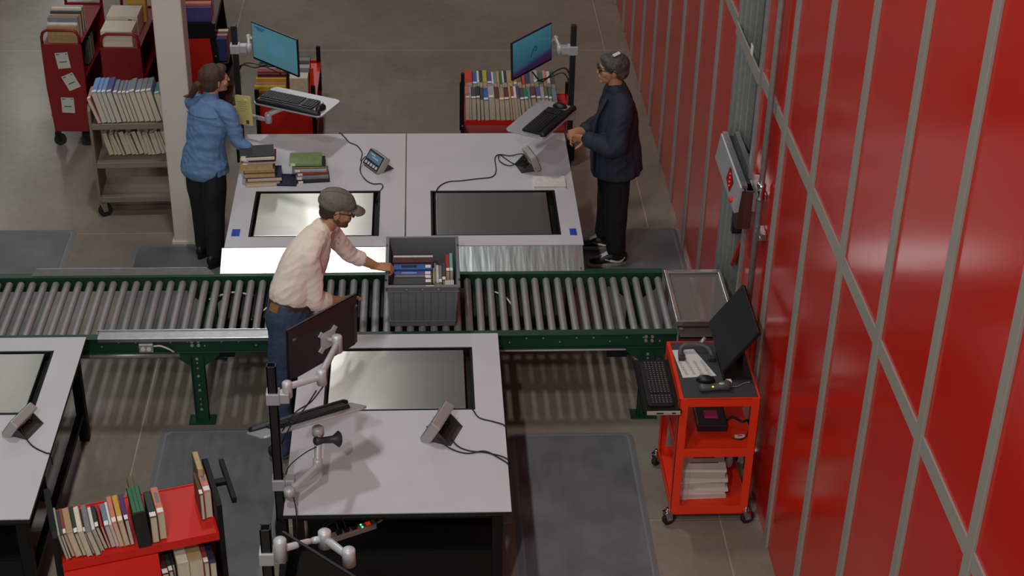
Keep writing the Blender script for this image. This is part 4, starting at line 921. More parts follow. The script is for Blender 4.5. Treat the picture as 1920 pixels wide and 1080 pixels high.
# ---- foreground station
P3 = Vector((-0.658, -2.70, 0))
pC = thing('screen_pole', 'black screen pole with jointed silver arms at the foreground table corner', 'screen stand', P3)
b = MB()
for s in (-1, 1): b.bx(s * 0.0215 - 0.003, s * 0.0215 + 0.003, -0.0245, 0.0245, 0.42, 1.603); b.bx(-0.0245, 0.0245, s * 0.0215 - 0.003, s * 0.0215 + 0.003, 0.42, 1.603)
b.bx(-0.02, 0.02, -0.02, 0.02, 0.42, 1.58)
b.build('pole', M_steelsq, pC)
MB().bx(-0.03, 0.03, -0.06, 0.06, 0.44, 0.60).build('table_bracket', M_black, pC)
def W(p): return Vector(p) - P3
clamp(pC, 0.0, 0.0, 1.405, 1); j1 = W((-0.585, -2.685, 1.44)); joint(pC, j1, 0.027, 0.09)
j2 = W((-0.413, -2.578, 1.44)); link(pC, j1 + Vector((0, 0, 0.015)), j2 + Vector((0, 0, 0.0)), 0.019); joint(pC, j2, 0.027, 0.085)
j3 = W((-0.345, -2.26, 1.44)); link(pC, j2 + Vector((0, 0, 0.02)), j3, 0.02); joint(pC, j3, 0.029, 0.10)
link(pC, j3 + Vector((0, 0, 0.01)), W((-0.40, -2.195, 1.43)), 0.014)
monitor('large dark screen seen from behind on the foreground pole', frame_from((-0.431, -2.160, 1.425), (-0.364, -0.385, 0), (0.02, -0.02, 1)), w=0.52, h=0.325, ridge=True)
TC = frame_from((-0.515, -2.46, 1.085), (-0.545, -0.27, 0.0), (-0.20, 0.42, 0.88))
tC_ = tray(pC, Matrix.Identity(4), 0.62, 0.30); tC_.matrix_basis = Matrix.Translation(-P3) @ TC
keyboard('black keyboard on the tilted tray of the foreground pole', TC @ Matrix.Translation((-0.02, -0.02, 0.001)))
k1 = W((-0.452, -2.50, 1.035)); k2 = W((-0.455, -2.59, 0.885)); k0 = W((-0.60, -2.765, 0.83))
joint(pC, k1, 0.032, 0.05); link(pC, k1, k2, 0.022); joint(pC, k2, 0.026, 0.06); link(pC, k0, k2 + Vector((0, 0, -0.01)), 0.02); joint(pC, k0, 0.030, 0.05)
clamp(pC, 0.0, 0.0, 0.845, 1)
b = MB(); c = W((-0.405, -2.515, 0.985)); d = Vector((0.85, 0.30, -0.15)).normalized()
b.tube([c - d * 0.075, c - d * 0.06, c - d * 0.02, c + d * 0.035, c + d * 0.065, c + d * 0.075], [0.016, 0.030, 0.018, 0.022, 0.046, 0.038], 14)
b.build('tilt_knob', M_dkpl, pC)
cord(pC, [W((-0.45, -2.50, 1.30)), W((-0.50, -2.60, 1.27)), W((-0.58, -2.68, 1.20)), W((-0.645, -2.67, 1.05))], 0.004)
cord(pC, [W((-0.41, -2.50, 1.33)), W((-0.48, -2.55, 1.26)), W((-0.56, -2.62, 1.24)), W((-0.65, -2.67, 1.12))], 0.004)
cord(pC, [W((-0.46, -2.57, 0.98)), W((-0.52, -2.64, 0.99)), W((-0.60, -2.67, 0.93)), W((-0.635, -2.675, 0.84))], 0.003)
cord(pC, [W((-0.62, -2.73, 0.83)), W((-0.575, -2.79, 0.80)), W((-0.56, -2.86, 0.70)), W((-0.575, -2.87, 0.55)), W((-0.60, -2.80, 0.45))], 0.004)
# ---- station at the bottom edge
P4 = Vector((-0.60, -3.90, 0))
pD = thing('screen_pole', 'black screen pole cut off by the bottom edge of the view', 'screen stand', P4)
b = MB()
for s in (-1, 1): b.bx(s * 0.0215 - 0.003, s * 0.0215 + 0.003, -0.0245, 0.0245, 0.0, 1.525); b.bx(-0.0245, 0.0245, s * 0.0215 - 0.003, s * 0.0215 + 0.003, 0.0, 1.525)
b.bx(-0.02, 0.02, -0.02, 0.02, 0.0, 1.50)
b.build('pole', M_steelsq, pD)
def V(p): return Vector(p) - P4
clamp(pD, 0.0, 0.0, 1.36, 1); q1 = V((-0.535, -3.93, 1.42)); joint(pD, q1, 0.030, 0.12); link(pD, q1 + Vector((0, 0, 0.0)), V((-0.40, -3.85, 1.40)), 0.018)
q2 = V((-0.34, -3.83, 1.395)); joint(pD, q2, 0.031, 0.09); link(pD, V((-0.40, -3.85, 1.40)), q2, 0.018)
q3 = V((-0.225, -3.96, 1.395)); link(pD, q2, q3, 0.021); joint(pD, q3, 0.031, 0.09)
monitor('black screen facing the viewer at the bottom edge', frame_from((-0.36, -4.005, 1.275), (0.353, -0.331, 0), (0.10, 0.10, 1)), w=0.52, h=0.31, back=M_blackpl)
# ------------------------------------------------------------------ scale displays
M_shell = mat('light_grey_metal_shell', '#a9a5a2', 0.45, metal=0.3)
M_lcd = mat('blue_grey_display', '#5f7c93', 0.3, emit=0.12)
M_face = mat('dark_blue_face_plate', '#2c3646', 0.4)
def indicator(label, loc, rz, tilt=0.65, s=1.0, orange=False):
    """desk display on a bracket; face towards -Y of its own frame, leaning back"""
    t = thing('scale_display', label, 'scale display', loc, rz, 'scale displays')
    w, h, d = 0.105 * s, 0.135 * s, 0.055 * s
    R = Matrix.Translation((0, 0, 0.012)) @ Matrix.Rotation(-tilt, 4, 'X')
    b = MB(); b.M = R; b.bx(-w, w, 0, d, 0, h); body = b.build('housing', M_shell, t, 0.008)
    b = MB(); b.M = R; b.bx(-w + 0.008, w - 0.008, -0.002, 0, 0.008, h - 0.008); fp = b.build('face_plate', M_face, body)
    b = MB(); b.M = R; b.bx(-w + 0.02, w - 0.02, -0.003, -0.002, h * 0.42, h - 0.02); lcd = b.build('display', M_lcd, fp)
    for x0, x1, z in ((-0.06, 0.0, h - 0.034), (-0.03, 0.05, h * 0.62)):
        b = MB(); b.M = R; b.bx(x0 * s, x1 * s, -0.0036, -0.003, z - 0.004, z + 0.004); b.build('digits', mat('pale_digits', '#9fb6c4', 0.4, emit=0.2), lcd)
    for k in range(5):
        b = MB(); b.M = R; x = (-0.07 + k * 0.035) * s; b.bx(x - 0.011 * s, x + 0.011 * s, -0.004, -0.002, h * 0.14, h * 0.30); b.build('button', M_white, fp)
    b = MB(); b.M = R; b.bx(-0.075 * s, 0.0, d, d + 0.001, h * 0.45, h * 0.62); b.build('sticker', M_label, body)
    if orange:
        b = MB(); b.M = R; b.box((-w * 0.72, d + 0.004, h * 0.25), (0.03, 0.008, 0.032)); b.build('orange_tag', mat('orange_tag', '#d07a16', 0.5), body)
    for x in (-w * 0.55, w * 0.62):
        b = MB(); b.M = R; b.cyl((x, d, h * 0.35), (x, d + 0.024, h * 0.35), 0.011, 10); b.build('plug', M_blackpl, body)
    b = MB()
    for sx in (-1, 1): b.add([(sx * (w - 0.02), 0.02, 0.0), (sx * (w - 0.02), 0.16 * s, 0.0), (sx * (w - 0.02), 0.085 * s, 0.075 * s), (sx * (w - 0.023), 0.02, 0.0), (sx * (w - 0.023), 0.16 * s, 0.0), (sx * (w - 0.023), 0.085 * s, 0.075 * s)], [(0, 1, 2), (5, 4, 3), (0, 3, 4, 1), (1, 4, 5, 2), (2, 5, 3, 0)])
    b.bx(-w + 0.02, w - 0.02, 0.005, 0.16 * s, 0, 0.003)
    b.build('stand', mat('dark_bracket', '#4a4644', 0.5, metal=0.4), t)
    return t
iA = indicator('scale display with a lit blue panel on the left rear table', (-0.268, 1.13, TZ), -1.0, 0.62)
iB = indicator('scale display turned away on the right rear table', (0.975, 1.18, TZ), 1.85, 0.35, 0.95)
iC = indicator('scale display seen from behind, orange tag, on the foreground table', (0.135, -2.075, TN), -1.94, 0.5, 1.15, True)
iD = indicator('scale display seen from behind on the table at the left edge', (-2.235, -1.985, TN), -1.94, 0.62, 1.0, True)
def tcord(label, pts, r=0.004, cat='cable', name='cable'):
    o = MB().tube(spline(pts, 10), r, 8).build(name, M_cord)
    return tag(o, label, cat)
z = TZ + 0.0045
tcord('black cable from the left rear display to the far table edge', [(-0.30, 1.24, z + 0.05), (-0.335, 1.27, z), (-0.33, 1.40, z), (-0.37, 1.52, z), (-0.43, 1.58, z), (-0.475, 1.68, z), (-0.51, 1.744, z - 0.002), (-0.515, 1.752, z - 0.09)])
tcord('black cable from the left rear display to its weighing plate', [(-0.325, 1.20, z + 0.04), (-0.335, 1.10, z), (-0.29, 0.96, z), (-0.235, 0.90, z), (-0.18, 0.90, z), (-0.165, 0.85, z), (-0.19, 0.78, z - 0.01), (-0.21, 0.72, z - 0.05)])
tcord('looping black cable from the right rear display to the weighing plate', [(0.93, 1.15, z + 0.05), (0.87, 1.17, z + 0.01), (0.80, 1.21, z), (0.74, 1.30, z), (0.70, 1.36, z), (0.665, 1.30, z), (0.665, 1.10, z), (0.63, 1.0, z), (0.52, 0.97, z), (0.40, 0.94, z), (0.32, 0.93, z), (0.26, 0.88, z), (0.225, 0.80, z), (0.20, 0.70, z - 0.05)])
tcord('black cable looping round the right rear display', [(0.94, 1.22, z + 0.06), (0.86, 1.33, z + 0.02), (0.78, 1.34, z), (0.70, 1.345, z + 0.006), (0.70, 1.24, z + 0.005), (0.77, 1.17, z + 0.004), (0.85, 1.21, z + 0.02), (0.92, 1.27, z + 0.05)])
z = TN + 0.0045
tcord('upper black cable from the foreground display to the right table edge', [(0.20, -2.02, z + 0.09), (0.235, -2.10, z + 0.06), (0.29, -2.22, z + 0.01), (0.36, -2.28, z), (0.48, -2.31, z), (0.585, -2.37, z), (0.593, -2.375, z - 0.08)])
tcord('lower black cable from the foreground display to the right table edge', [(0.135, -2.13, z + 0.06), (0.20, -2.21, z + 0.03), (0.27, -2.27, z + 0.005), (0.36, -2.31, z), (0.46, -2.30, z + 0.006), (0.54, -2.36, z), (0.588, -2.42, z), (0.594, -2.425, z - 0.08)])
tcord('black cable from the foreground weighing plate to the table edge', [(0.395, -1.85, z - 0.04), (0.405, -1.89, z), (0.44, -1.97, z), (0.52, -2.01, z), (0.586, -2.055, z), (0.594, -2.06, z - 0.08)])
tcord('black cable from the left edge display across its table', [(-2.17, -2.05, z + 0.05), (-2.13, -2.11, z + 0.01), (-2.07, -2.19, z), (-1.99, -2.25, z), (-1.966, -2.262, z), (-1.958, -2.266, z - 0.07)])
# power strip on the shelf under the foreground table
ps = thing('power_strip', 'grey power strip with green lights on the shelf under the foreground table', 'power strip', (-0.275, -2.60, 0.4015), 0.46)
MB().prism(rrect(-0.135, 0.135, -0.024, 0.024, 0.012), 0, 0.035).build('strip_body', mat('warm_grey_plastic', '#8d7f75', 0.5), ps, 0.004)
MB().bx(0.075, 0.10, -0.012, 0.012, 0.035, 0.041).build('switch', mat('red_orange_switch', '#d2330f', 0.4, emit=0.5), ps)
for y in (-0.012, 0.010): MB().lathe((0.048, y, 0.035), [(0.005, 0), (0.005, 0.003)], 10).build('indicator_light', mat('green_light', '#4dff9a', 0.3, emit=3.0), ps)
for x in (-0.09, -0.045, 0.0): MB().bx(x - 0.014, x + 0.014, -0.014, 0.014, 0.035, 0.06).build('plug', M_blackpl, ps)
MB().tube(spline([(0.135, 0, 0.02), (0.18, 0.01, 0.03), (0.20, 0.05, 0.10), (0.18, 0.08, 0.2), (0.16, 0.09, 0.27)]), 0.007, 8).build('cable', mat('grey_cord', '#8c8782', 0.6), ps)
for k in range(2): MB().tube(spline([(-0.09 + 0.045 * k, 0, 0.06), (-0.10 + 0.04 * k, 0.03, 0.10), (-0.15, 0.05, 0.06 + 0.03 * k), (-0.19, 0.04, 0.02)]), 0.004, 8).build('cable', M_cord, ps)

# ------------------------------------------------------------------ red equipment cart at the right
cart = thing('equipment_cart', 'bright red three shelf equipment cart by the red wall', 'cart', (1.818, -1.782, 0))
HX, HY, HT = 0.232, 0.30, 0.922
for nm, zt in (('top_shelf', HT), ('middle_shelf', 0.56), ('bottom_shelf', 0.135)):
    b = MB(); lip = 0.06
    b.bx(-HX, HX, -HY, HY, zt - lip * 0.5, zt - lip * 0.5 + 0.004) if nm != 'top_shelf' else b.bx(-HX, HX, -HY, HY, zt - 0.01, zt - 0.004)
    b.bx(-HX, HX, -HY, -HY + 0.004, zt - lip, zt); b.bx(-HX, HX, HY - 0.004, HY, zt - lip, zt); b.bx(-HX, -HX + 0.004, -HY, HY, zt - lip, zt); b.bx(HX - 0.004, HX, -HY, HY, zt - lip, zt)
    b.build(nm, M_redcart, cart, 0.002)
MB().bx(-HX + 0.02, HX - 0.012, -HY + 0.012, HY - 0.012, HT - 0.004, HT - 0.001).build('rubber_top_mat', mat('dark_grey_rubber_mat', '#3a3c3e', 0.6), cart)
for sx in (-1, 1):
    for sy in (-1, 1):
        b = MB(); x, y = sx * (HX + 0.0015), sy * (HY + 0.0015)
        b.bx(x, x - sx * 0.05, y, y - sy * 0.003, 0.085, HT - 0.005); b.bx(x, x - sx * 0.003, y, y - sy * 0.05, 0.085, HT - 0.005)
        b.build('leg', M_redcart, cart)
        c = caster(cart, x + sx * 0.004, y - sy * 0.01, 0.043, M_chrome, (0.5, 0.9, 0.35, 0.2)[(sx > 0) * 2 + (sy > 0)])
        c.location.z = 0.0
# side keyboard drawer
kd = MB(); kd.bx(-0.445, -HX + 0.01, -0.335, 0.205, 0.845, 0.853); kd.bx(-0.445, -0.44, -0.335, 0.205, 0.845, 0.862)
kdo = kd.build('keyboard_drawer', M_black, cart)
MB().bx(-0.425, -HX, -0.342, -0.334, 0.838, 0.862).build('drawer_front', mat('cream_plastic', '#a79f90', 0.5), kdo, 0.002)
for x0, x1 in ((-0.37, -0.33), (-0.28, -0.26)): MB().bx(x0, x1, -0.3435, -0.342, 0.846, 0.855).build('port', M_blackpl, kdo)
kb = keyboard('black keyboard with pale key marks on the side drawer of the red cart', Matrix.Translation((1.482, -1.845, 0.8535)) @ Matrix.Rotation(-PI / 2, 4, 'Z'))
# pale legends on the keys
bodyk = kb.children[0]
lg = MB()
for r in range(6):
    for c in range(20):
        if c == 15 or (r == 5 and 4 <= c <= 8): continue
        lg.box((-0.21 + c * 0.0215 - 0.002, 0.058 - r * 0.0205, 0.0192), (0.005, 0.005, 0.0006))
lo = lg.build('key_legends', mat('pale_key_legend', '#8c8c8c', 0.7), bodyk); lo['kind'] = 'stuff'
# screen on the cart: leans back, faces the drawer
MC = frame_from((1.945, -1.63, 1.115), (0, -0.53, 0), (0.21, -0.02, 0.30))
cm = thing('monitor', 'wide black screen leaning back on the red cart', 'monitor')
MB().bx(-0.265, 0.265, 0, 0.022, -0.165, 0.165).build('bezel', M_bezel, cm, 0.003)
MB().bx(-0.262, 0.262, -0.001, 0, -0.162, 0.162).build('screen', mat('matte_dark_screen', '#1f2223', 0.35), cm)
cm.matrix_world = MC
MB().box((0, 0.035, -0.06), (0.06, 0.03, 0.08)).build('neck', M_blackpl, cm)
inv = MC.inverted()
st = MB(); st.M = inv; st.bx(1.86, 2.03, -1.90, -1.62, HT, HT + 0.012); st.build('stand_base', M_blackpl, cm)
st = MB(); st.M = inv; st.tube([(1.99, -1.70, HT + 0.01), (2.005, -1.69, 1.0), (1.985, -1.66, 1.07)], 0.02, 10); st.build('stand_column', M_blackpl, cm)
# papers and gadgets on top
HZ = HT - 0.0005
sh = thing('paper_sheet', 'printed list lying on top of the red cart', 'paper', (1.705, -1.72, HZ), 0.0)
MB().add([(-0.10, 0.14, 0), (0.03, 0.15, 0), (0.125, -0.135, 0), (-0.075, -0.152, 0), (-0.10, 0.14, 0.001), (0.03, 0.15, 0.001), (0.125, -0.135, 0.001), (-0.075, -0.152, 0.001)], [(0, 1, 2, 3), (7, 6, 5, 4), (0, 4, 5, 1), (1, 5, 6, 2), (2, 6, 7, 3), (3, 7, 4, 0)]).build('sheet', M_paper, sh)
for c in range(4):
    b = MB()
    for r in range(12):
        yy = 0.02 - r * 0.0125; xx = -0.075 + c * 0.045 - (yy - 0.02) * 0.2
        b.box((xx, yy, 0.0012), (0.020 if r % 3 else 0.014, 0.0035, 0.0004))
    p = b.build('printed_column', M_ink, sh); p['kind'] = 'stuff'
hd = thing('scanner_cradle', 'dark scanner cradle on the printed list on the red cart', 'scanner cradle', (1.735, -1.645, HZ + 0.0012), -0.05)
b = MB(); b.tube(spline([(-0.09, -0.045, 0.012), (-0.085, 0.02, 0.03), (-0.05, 0.045, 0.05), (0.04, 0.045, 0.05), (0.085, 0.02, 0.03), (0.095, -0.045, 0.012)], 6), 0.016, 10)
for q in range(len(b.v)): b.v[q].z = max(b.v[q].z, 0.0)
b.build('cradle_arm', mat('grey_plastic', '#4b4c4e', 0.45), hd)
b = MB(); b.bx(-0.105, -0.065, -0.06, -0.02, 0, 0.03); b.build('foot', M_dkpl, hd, 0.006); b = MB(); b.bx(0.07, 0.115, -0.06, -0.02, 0, 0.03); b.build('foot', M_dkpl, hd, 0.006)
b = MB(); b.tube([(0.03, 0.05, 0.055), (0.06, 0.07, 0.085)], 0.012, 8); b.build('latch', M_zinc, hd)
mouse('black mouse on top of the red cart', Matrix.Translation((1.757, -1.905, HZ)) @ Matrix.Rotation(1.45, 4, 'Z'))
sc = thing('barcode_scanner', 'dark barcode scanner with a green light on the red cart', 'scanner', (1.785, -2.005, HZ), 0.08)
b = MB(); b.tube([(-0.085, 0, 0.022), (-0.07, 0, 0.026), (-0.02, 0, 0.02), (0.04, 0.004, 0.024), (0.085, 0.006, 0.03), (0.10, 0.006, 0.026)], [0.012, 0.024, 0.019, 0.022, 0.032, 0.022], 14)
for q in range(len(b.v)): b.v[q].z = max(b.v[q].z, 0.0)
b.build('scanner_body', mat('grey_plastic', '#4b4c4e'), sc)
MB().ell((0.05, -0.002, 0.048), (0.02, 0.012, 0.006), 12, 8).build('trigger', M_silver, sc)
MB().ell((-0.005, -0.012, 0.036), (0.005, 0.005, 0.004), 10, 6).build('status_light', mat('yellow_green_light', '#b5ff3a', 0.3, emit=2.5), sc)
MB().bx(0.085, 0.115, 0.02, 0.05, 0.002, 0.040).build('label', M_label, sc)
MB().tube(spline([(0.10, 0.006, 0.02), (0.15, 0.02, 0.006), (0.20, 0.05, 0.005), (0.235, 0.055, 0.006)]), 0.003, 8).build('cable', M_zinc, sc)
# middle shelf
ZM = 0.5345
bxk = thing('media_drive', 'flat black box with a pink note on the middle shelf of the red cart', 'electronic box', (1.835, -1.77, ZM), -0.02)
MB().bx(-0.09, 0.09, -0.11, 0.12, 0, 0.05).build('case', M_blackpl, bxk, 0.006)
MB().bx(-0.04, 0.04, -0.04, 0.04, 0.05, 0.0508).build('pink_note', mat('bright_pink_note', '#c9307e', 0.7), bxk)
tcord('bundle of dark cables on the middle shelf of the red cart', [(1.93, -1.80, ZM + 0.03), (1.97, -1.78, ZM + 0.035), (2.02, -1.82, ZM + 0.03), (2.06, -1.80, ZM + 0.02), (2.085, -1.82, ZM - 0.05), (2.09, -1.86, ZM - 0.20), (2.09, -1.80, ZM - 0.10)], 0.008)
o = thing('cable_tag', 'white cable tag on the middle shelf of the red cart', 'label', (1.99, -1.93, ZM), 0.1)
MB().bx(-0.03, 0.03, -0.012, 0.012, 0, 0.006).build('tag_plate', M_label, o); MB().bx(-0.015, 0.015, -0.004, 0.004, 0.006, 0.0064).build('printed_line', M_ink, o)
tcord('dark cord under the white tag on the middle shelf', [(1.94, -1.95, ZM + 0.004), (1.98, -1.965, ZM + 0.004), (2.02, -1.945, ZM + 0.004), (2.04, -1.90, ZM + 0.004)])
# bottom shelf: stacked paper wrapped in clear film
ZB = 0.1095
pp = thing('paper_stack', 'stack of white paper reams in clear film on the bottom shelf', 'paper stack', (1.80, -1.86, ZB))
rr = random.Random(11); z0 = 0.0
for k in range(9):
    h = (0.012, 0.02, 0.03, 0.016, 0.034, 0.012, 0.03, 0.05, 0.02)[k]
    b = MB(); b.at(((rr.random() - 0.5) * 0.03, (rr.random() - 0.5) * 0.02, 0), (0, 0, (rr.random() - 0.5) * 0.09)); b.bx(-0.135, 0.135, -0.12, 0.10, z0, z0 + h - 0.001)
    b.build('paper_ream', mat('paper_ream_%d' % (k % 3), ('#cfc6bb', '#b9ada0', '#d6cfc8')[k % 3], 0.8), pp); z0 += h
for k in range(3): MB().bx(-0.09 + 0.03 * k, 0.08 - 0.01 * k, -0.06 + 0.05 * k, -0.052 + 0.05 * k, z0 - 0.001, z0 + 0.0002).build('printed_line', M_ink, pp)
fm = mat('clear_plastic_film', '#dfe3e6', 0.12, alpha=0.16, bump=0.6, bscale=25)
MB().bx(-0.155, -0.10, -0.139, 0.118, 0.0, z0 + 0.008).build('clear_film', fm, pp, 0.01)
pc = thing('striped_pouch', 'small blue and white pouch behind the paper on the bottom shelf', 'pouch', (2.0, -1.66, ZB))
MB().ell((0, 0, 0.062), (0.028, 0.06, 0.06), 14, 10).build('pouch_body', mat('white_cloth', '#b9b9bb', 0.8), pc); MB().bx(-0.03, 0.03, -0.03, -0.005, 0.02, 0.11).build('blue_band', mat('blue_cloth', '#2b3561', 0.8), pc, 0.006)

# ------------------------------------------------------------------ fittings on the red wall
hs = thing('door_header', 'grey metal header box with a red dotted panel beside the wall opening', 'door header', (2.06, 0, 0))
b = MB(); b.at((0, 0, 0), (PI / 2, 0, 0))
def ex(poly, y0, y1, name, m, parent=hs, bev=0.0):
    bb = MB(); n = len(poly); bb.add([(p[0], y0, p[1]) for p in poly] + [(p[0], y1, p[1]) for p in poly], [tuple(range(n)), tuple(range(2 * n - 1, n - 1, -1))] + [(k, n + k, n + (k + 1) % n, (k + 1) % n) for k in range(n)])
    return bb.build(name, m, parent, bev)
Y0, Y1 = -1.02, -0.27
ex([(-0.045, 1.545), (0.005, 1.56), (0.005, 1.70), (-0.012, 1.72), (-0.02, 1.715)], Y0, Y1, 'front_cover', M_silver)
ex([(-0.012, 1.715), (0.022, 1.715), (0.022, 1.732), (-0.012, 1.732)], Y0, Y1, 'front_rail', M_alu)
ex([(0.022, 1.69), (0.07, 1.69), (0.07, 1.70), (0.022, 1.70)], Y0, Y1, 'track', M_blackpl)
ex([(0.066, 1.70), (0.098, 1.70), (0.098, 1.732), (0.066, 1.732)], Y0 + 0.12, Y1, 'rear_rail', M_alu)
ex([(-0.03, 1.44), (0.06, 1.44), (0.06, 1.70), (-0.01, 1.70)], Y0 - 0.01, Y0 + 0.09, 'end_cover', M_steelshine)
rp = MB(); rp.add([(-0.0395, -0.80, 1.575), (-0.0365, -0.66, 1.60), (-0.0265, -0.70, 1.70), (-0.0295, -0.84, 1.66)], [(0, 1, 2, 3)]); rp.add([(-0.0435, -0.80, 1.575), (-0.0405, -0.66, 1.60), (-0.0305, -0.70, 1.70), (-0.0335, -0.84, 1.66)], [(3, 2, 1, 0)])
ins = rp.build('red_dotted_panel', mat('red_glass', '#b00d12', 0.2), hs)
for k in range(4): MB().ell((-0.041 + 0.0025 * k, -0.77 + 0.01 * k, 1.605 + 0.022 * k), (0.004, 0.006, 0.006), 10, 6).build('indicator_lamp', mat('red_lamp', '#ff4a3a', 0.25, emit=0.6), ins)
MB().ell((-0.046, -0.90, 1.575), (0.014, 0.02, 0.02), 12, 8).build('red_button', M_redcart, hs)
for y in (-1.0, -0.4): MB().bx(0.06, 0.079, y - 0.03, y + 0.03, 1.56, 1.69).build('wall_bracket', M_zinc, hs)
cd_ = thing('conduit', 'galvanised pipe running up the red wall right of the opening', 'pipe', (2.10, -1.30, 0))
MB().cyl((0, 0, 0.45), (0, 0, 6.5), 0.0185, 16).build('pipe', M_zinc, cd_)
b = MB(); b.lathe((0, 0, 1.79), [(0.025, 0), (0.028, 0.01), (0.024, 0.02), (0.028, 0.03), (0.024, 0.05), (0.028, 0.06), (0.028, 0.10), (0.02, 0.11)], 18); b.build('coupling', M_chrome, cd_)
for y0, y1, z in ((0.0, 0.26, 1.80), (-0.12, -0.01, 1.60)):
    b = MB(); b.bx(0.0, 0.036, y0, y1, z - 0.02, z + 0.02); b.bx(-0.012, 0.0, y0, y1, z + 0.012, z + 0.02); b.bx(-0.012, 0.0, y0, y1, z - 0.02, z - 0.012)
    b.build('strut', M_alu, cd_)
# ------------------------------------------------------------------ people: solids merged by voxel remesh into one surface
def loft(b, pts, rad, side=(0, 1, 0), n=18):
    """swept ellipse; rad = (half width along SIDE, half depth across it); rounded ends"""
    P = [Vector(p) for p in pts]; R = [r if isinstance(r, (tuple, list)) else (r, r) for r in rad]
    side = Vector(side); rings = []
    def ring(c, t, r):
        s = (side - t * side.dot(t))
        if s.length < 1e-4: s = t.orthogonal()
        s.normalize(); w = t.cross(s)
        return [c + s * math.cos(2 * PI * q / n) * r[0] + w * math.sin(2 * PI * q / n) * r[1] for q in range(n)]
    T = [(P[min(k + 1, len(P) - 1)] - P[max(k - 1, 0)]).normalized() for k in range(len(P))]
    e0 = min(R[0]); e1 = min(R[-1])
    for a in (0.95, 0.75, 0.4): rings.append(ring(P[0] - T[0] * e0 * a * 0.7, T[0], [x * math.sqrt(1 - a * a) for x in R[0]]))
    for k in range(len(P)): rings.append(ring(P[k], T[k], R[k]))
    for a in (0.4, 0.75, 0.95): rings.append(ring(P[-1] + T[-1] * e1 * a * 0.7, T[-1], [x * math.sqrt(1 - a * a) for x in R[-1]]))
    vs = [v for r in rings for v in r]; m = len(rings)
    fs = [(k * n + q, k * n + (q + 1) % n, (k + 1) * n + (q + 1) % n, (k + 1) * n + q) for k in range(m - 1) for q in range(n)]
    fs += [tuple(range(n - 1, -1, -1)), tuple((m - 1) * n + q for q in range(n))]
    b.add(vs, fs, True)
def sm(pts, rad, n=5):
    """smooth a chain of joints and its radii"""
    R = [(r, r) if not isinstance(r, (tuple, list)) else r for r in rad]
    P = spline(pts, n); Q = spline([(r[0], r[1], 0) for r in R], n)
    return P, [(max(q.x, 0.003), max(q.y, 0.003)) for q in Q]
def oell(b, c, r, M=None):
    old = b.M; b.M = old @ Matrix.Translation(c) @ (M.to_4x4() if M else Matrix.Identity(4))
    b.ell((0, 0, 0), r, 18, 12); b.M = old
def fuse(b, name, m, parent, voxel=0.006, smooth=4, wrinkle=None, post=None):
    me = bpy.data.meshes.new(name); me.from_pydata([tuple(p) for p in b.v], [], b.f)
    t = bpy.data.objects.new('tmp', me); COL.objects.link(t)
    r = t.modifiers.new('r', 'REMESH'); r.mode = 'VOXEL'; r.voxel_size = voxel
    if smooth:
        s = t.modifiers.new('s', 'SMOOTH'); s.iterations = smooth; s.factor = 0.5
    dg = bpy.context.evaluated_depsgraph_get()
    out = bpy.data.meshes.new_from_object(t.evaluated_get(dg))
    bpy.data.objects.remove(t); bpy.data.meshes.remove(me)
    out.name = name
    if wrinkle:
        nr = [v.normal.copy() for v in out.vertices]
        for v, nn in zip(out.vertices, nr): v.co += nn * wrinkle(v.co)
    if post:
        for v in out.vertices: post(v)
    out.polygons.foreach_set('use_smooth', [True] * len(out.polygons))
    for mm in (m if isinstance(m, list) else [m]): out.materials.append(mm)
    o = bpy.data.objects.new(name, out); COL.objects.link(o); o.parent = parent
    out.update()
    return o
def folds(amp, scale, dirn, seed=0.0, zlo=None):
    """cloth folds: ridged noise stretched along DIRN"""
    d = Vector(dirn).normalized()
    def f(p):
        q = p - d * p.dot(d) * 0.72
        v = noise.noise(q * scale + Vector((seed, seed * 1.7, 0))); u = noise.noise(q * scale * 2.3 + Vector((seed * 2, 3, seed)))
        return amp * ((1 - abs(v) * 2.2) * 0.6 + u * 0.4 - 0.25)
    return f
def skin_mat(name, c): return mat(name, c, 0.5, var=0.06, vscale=30)
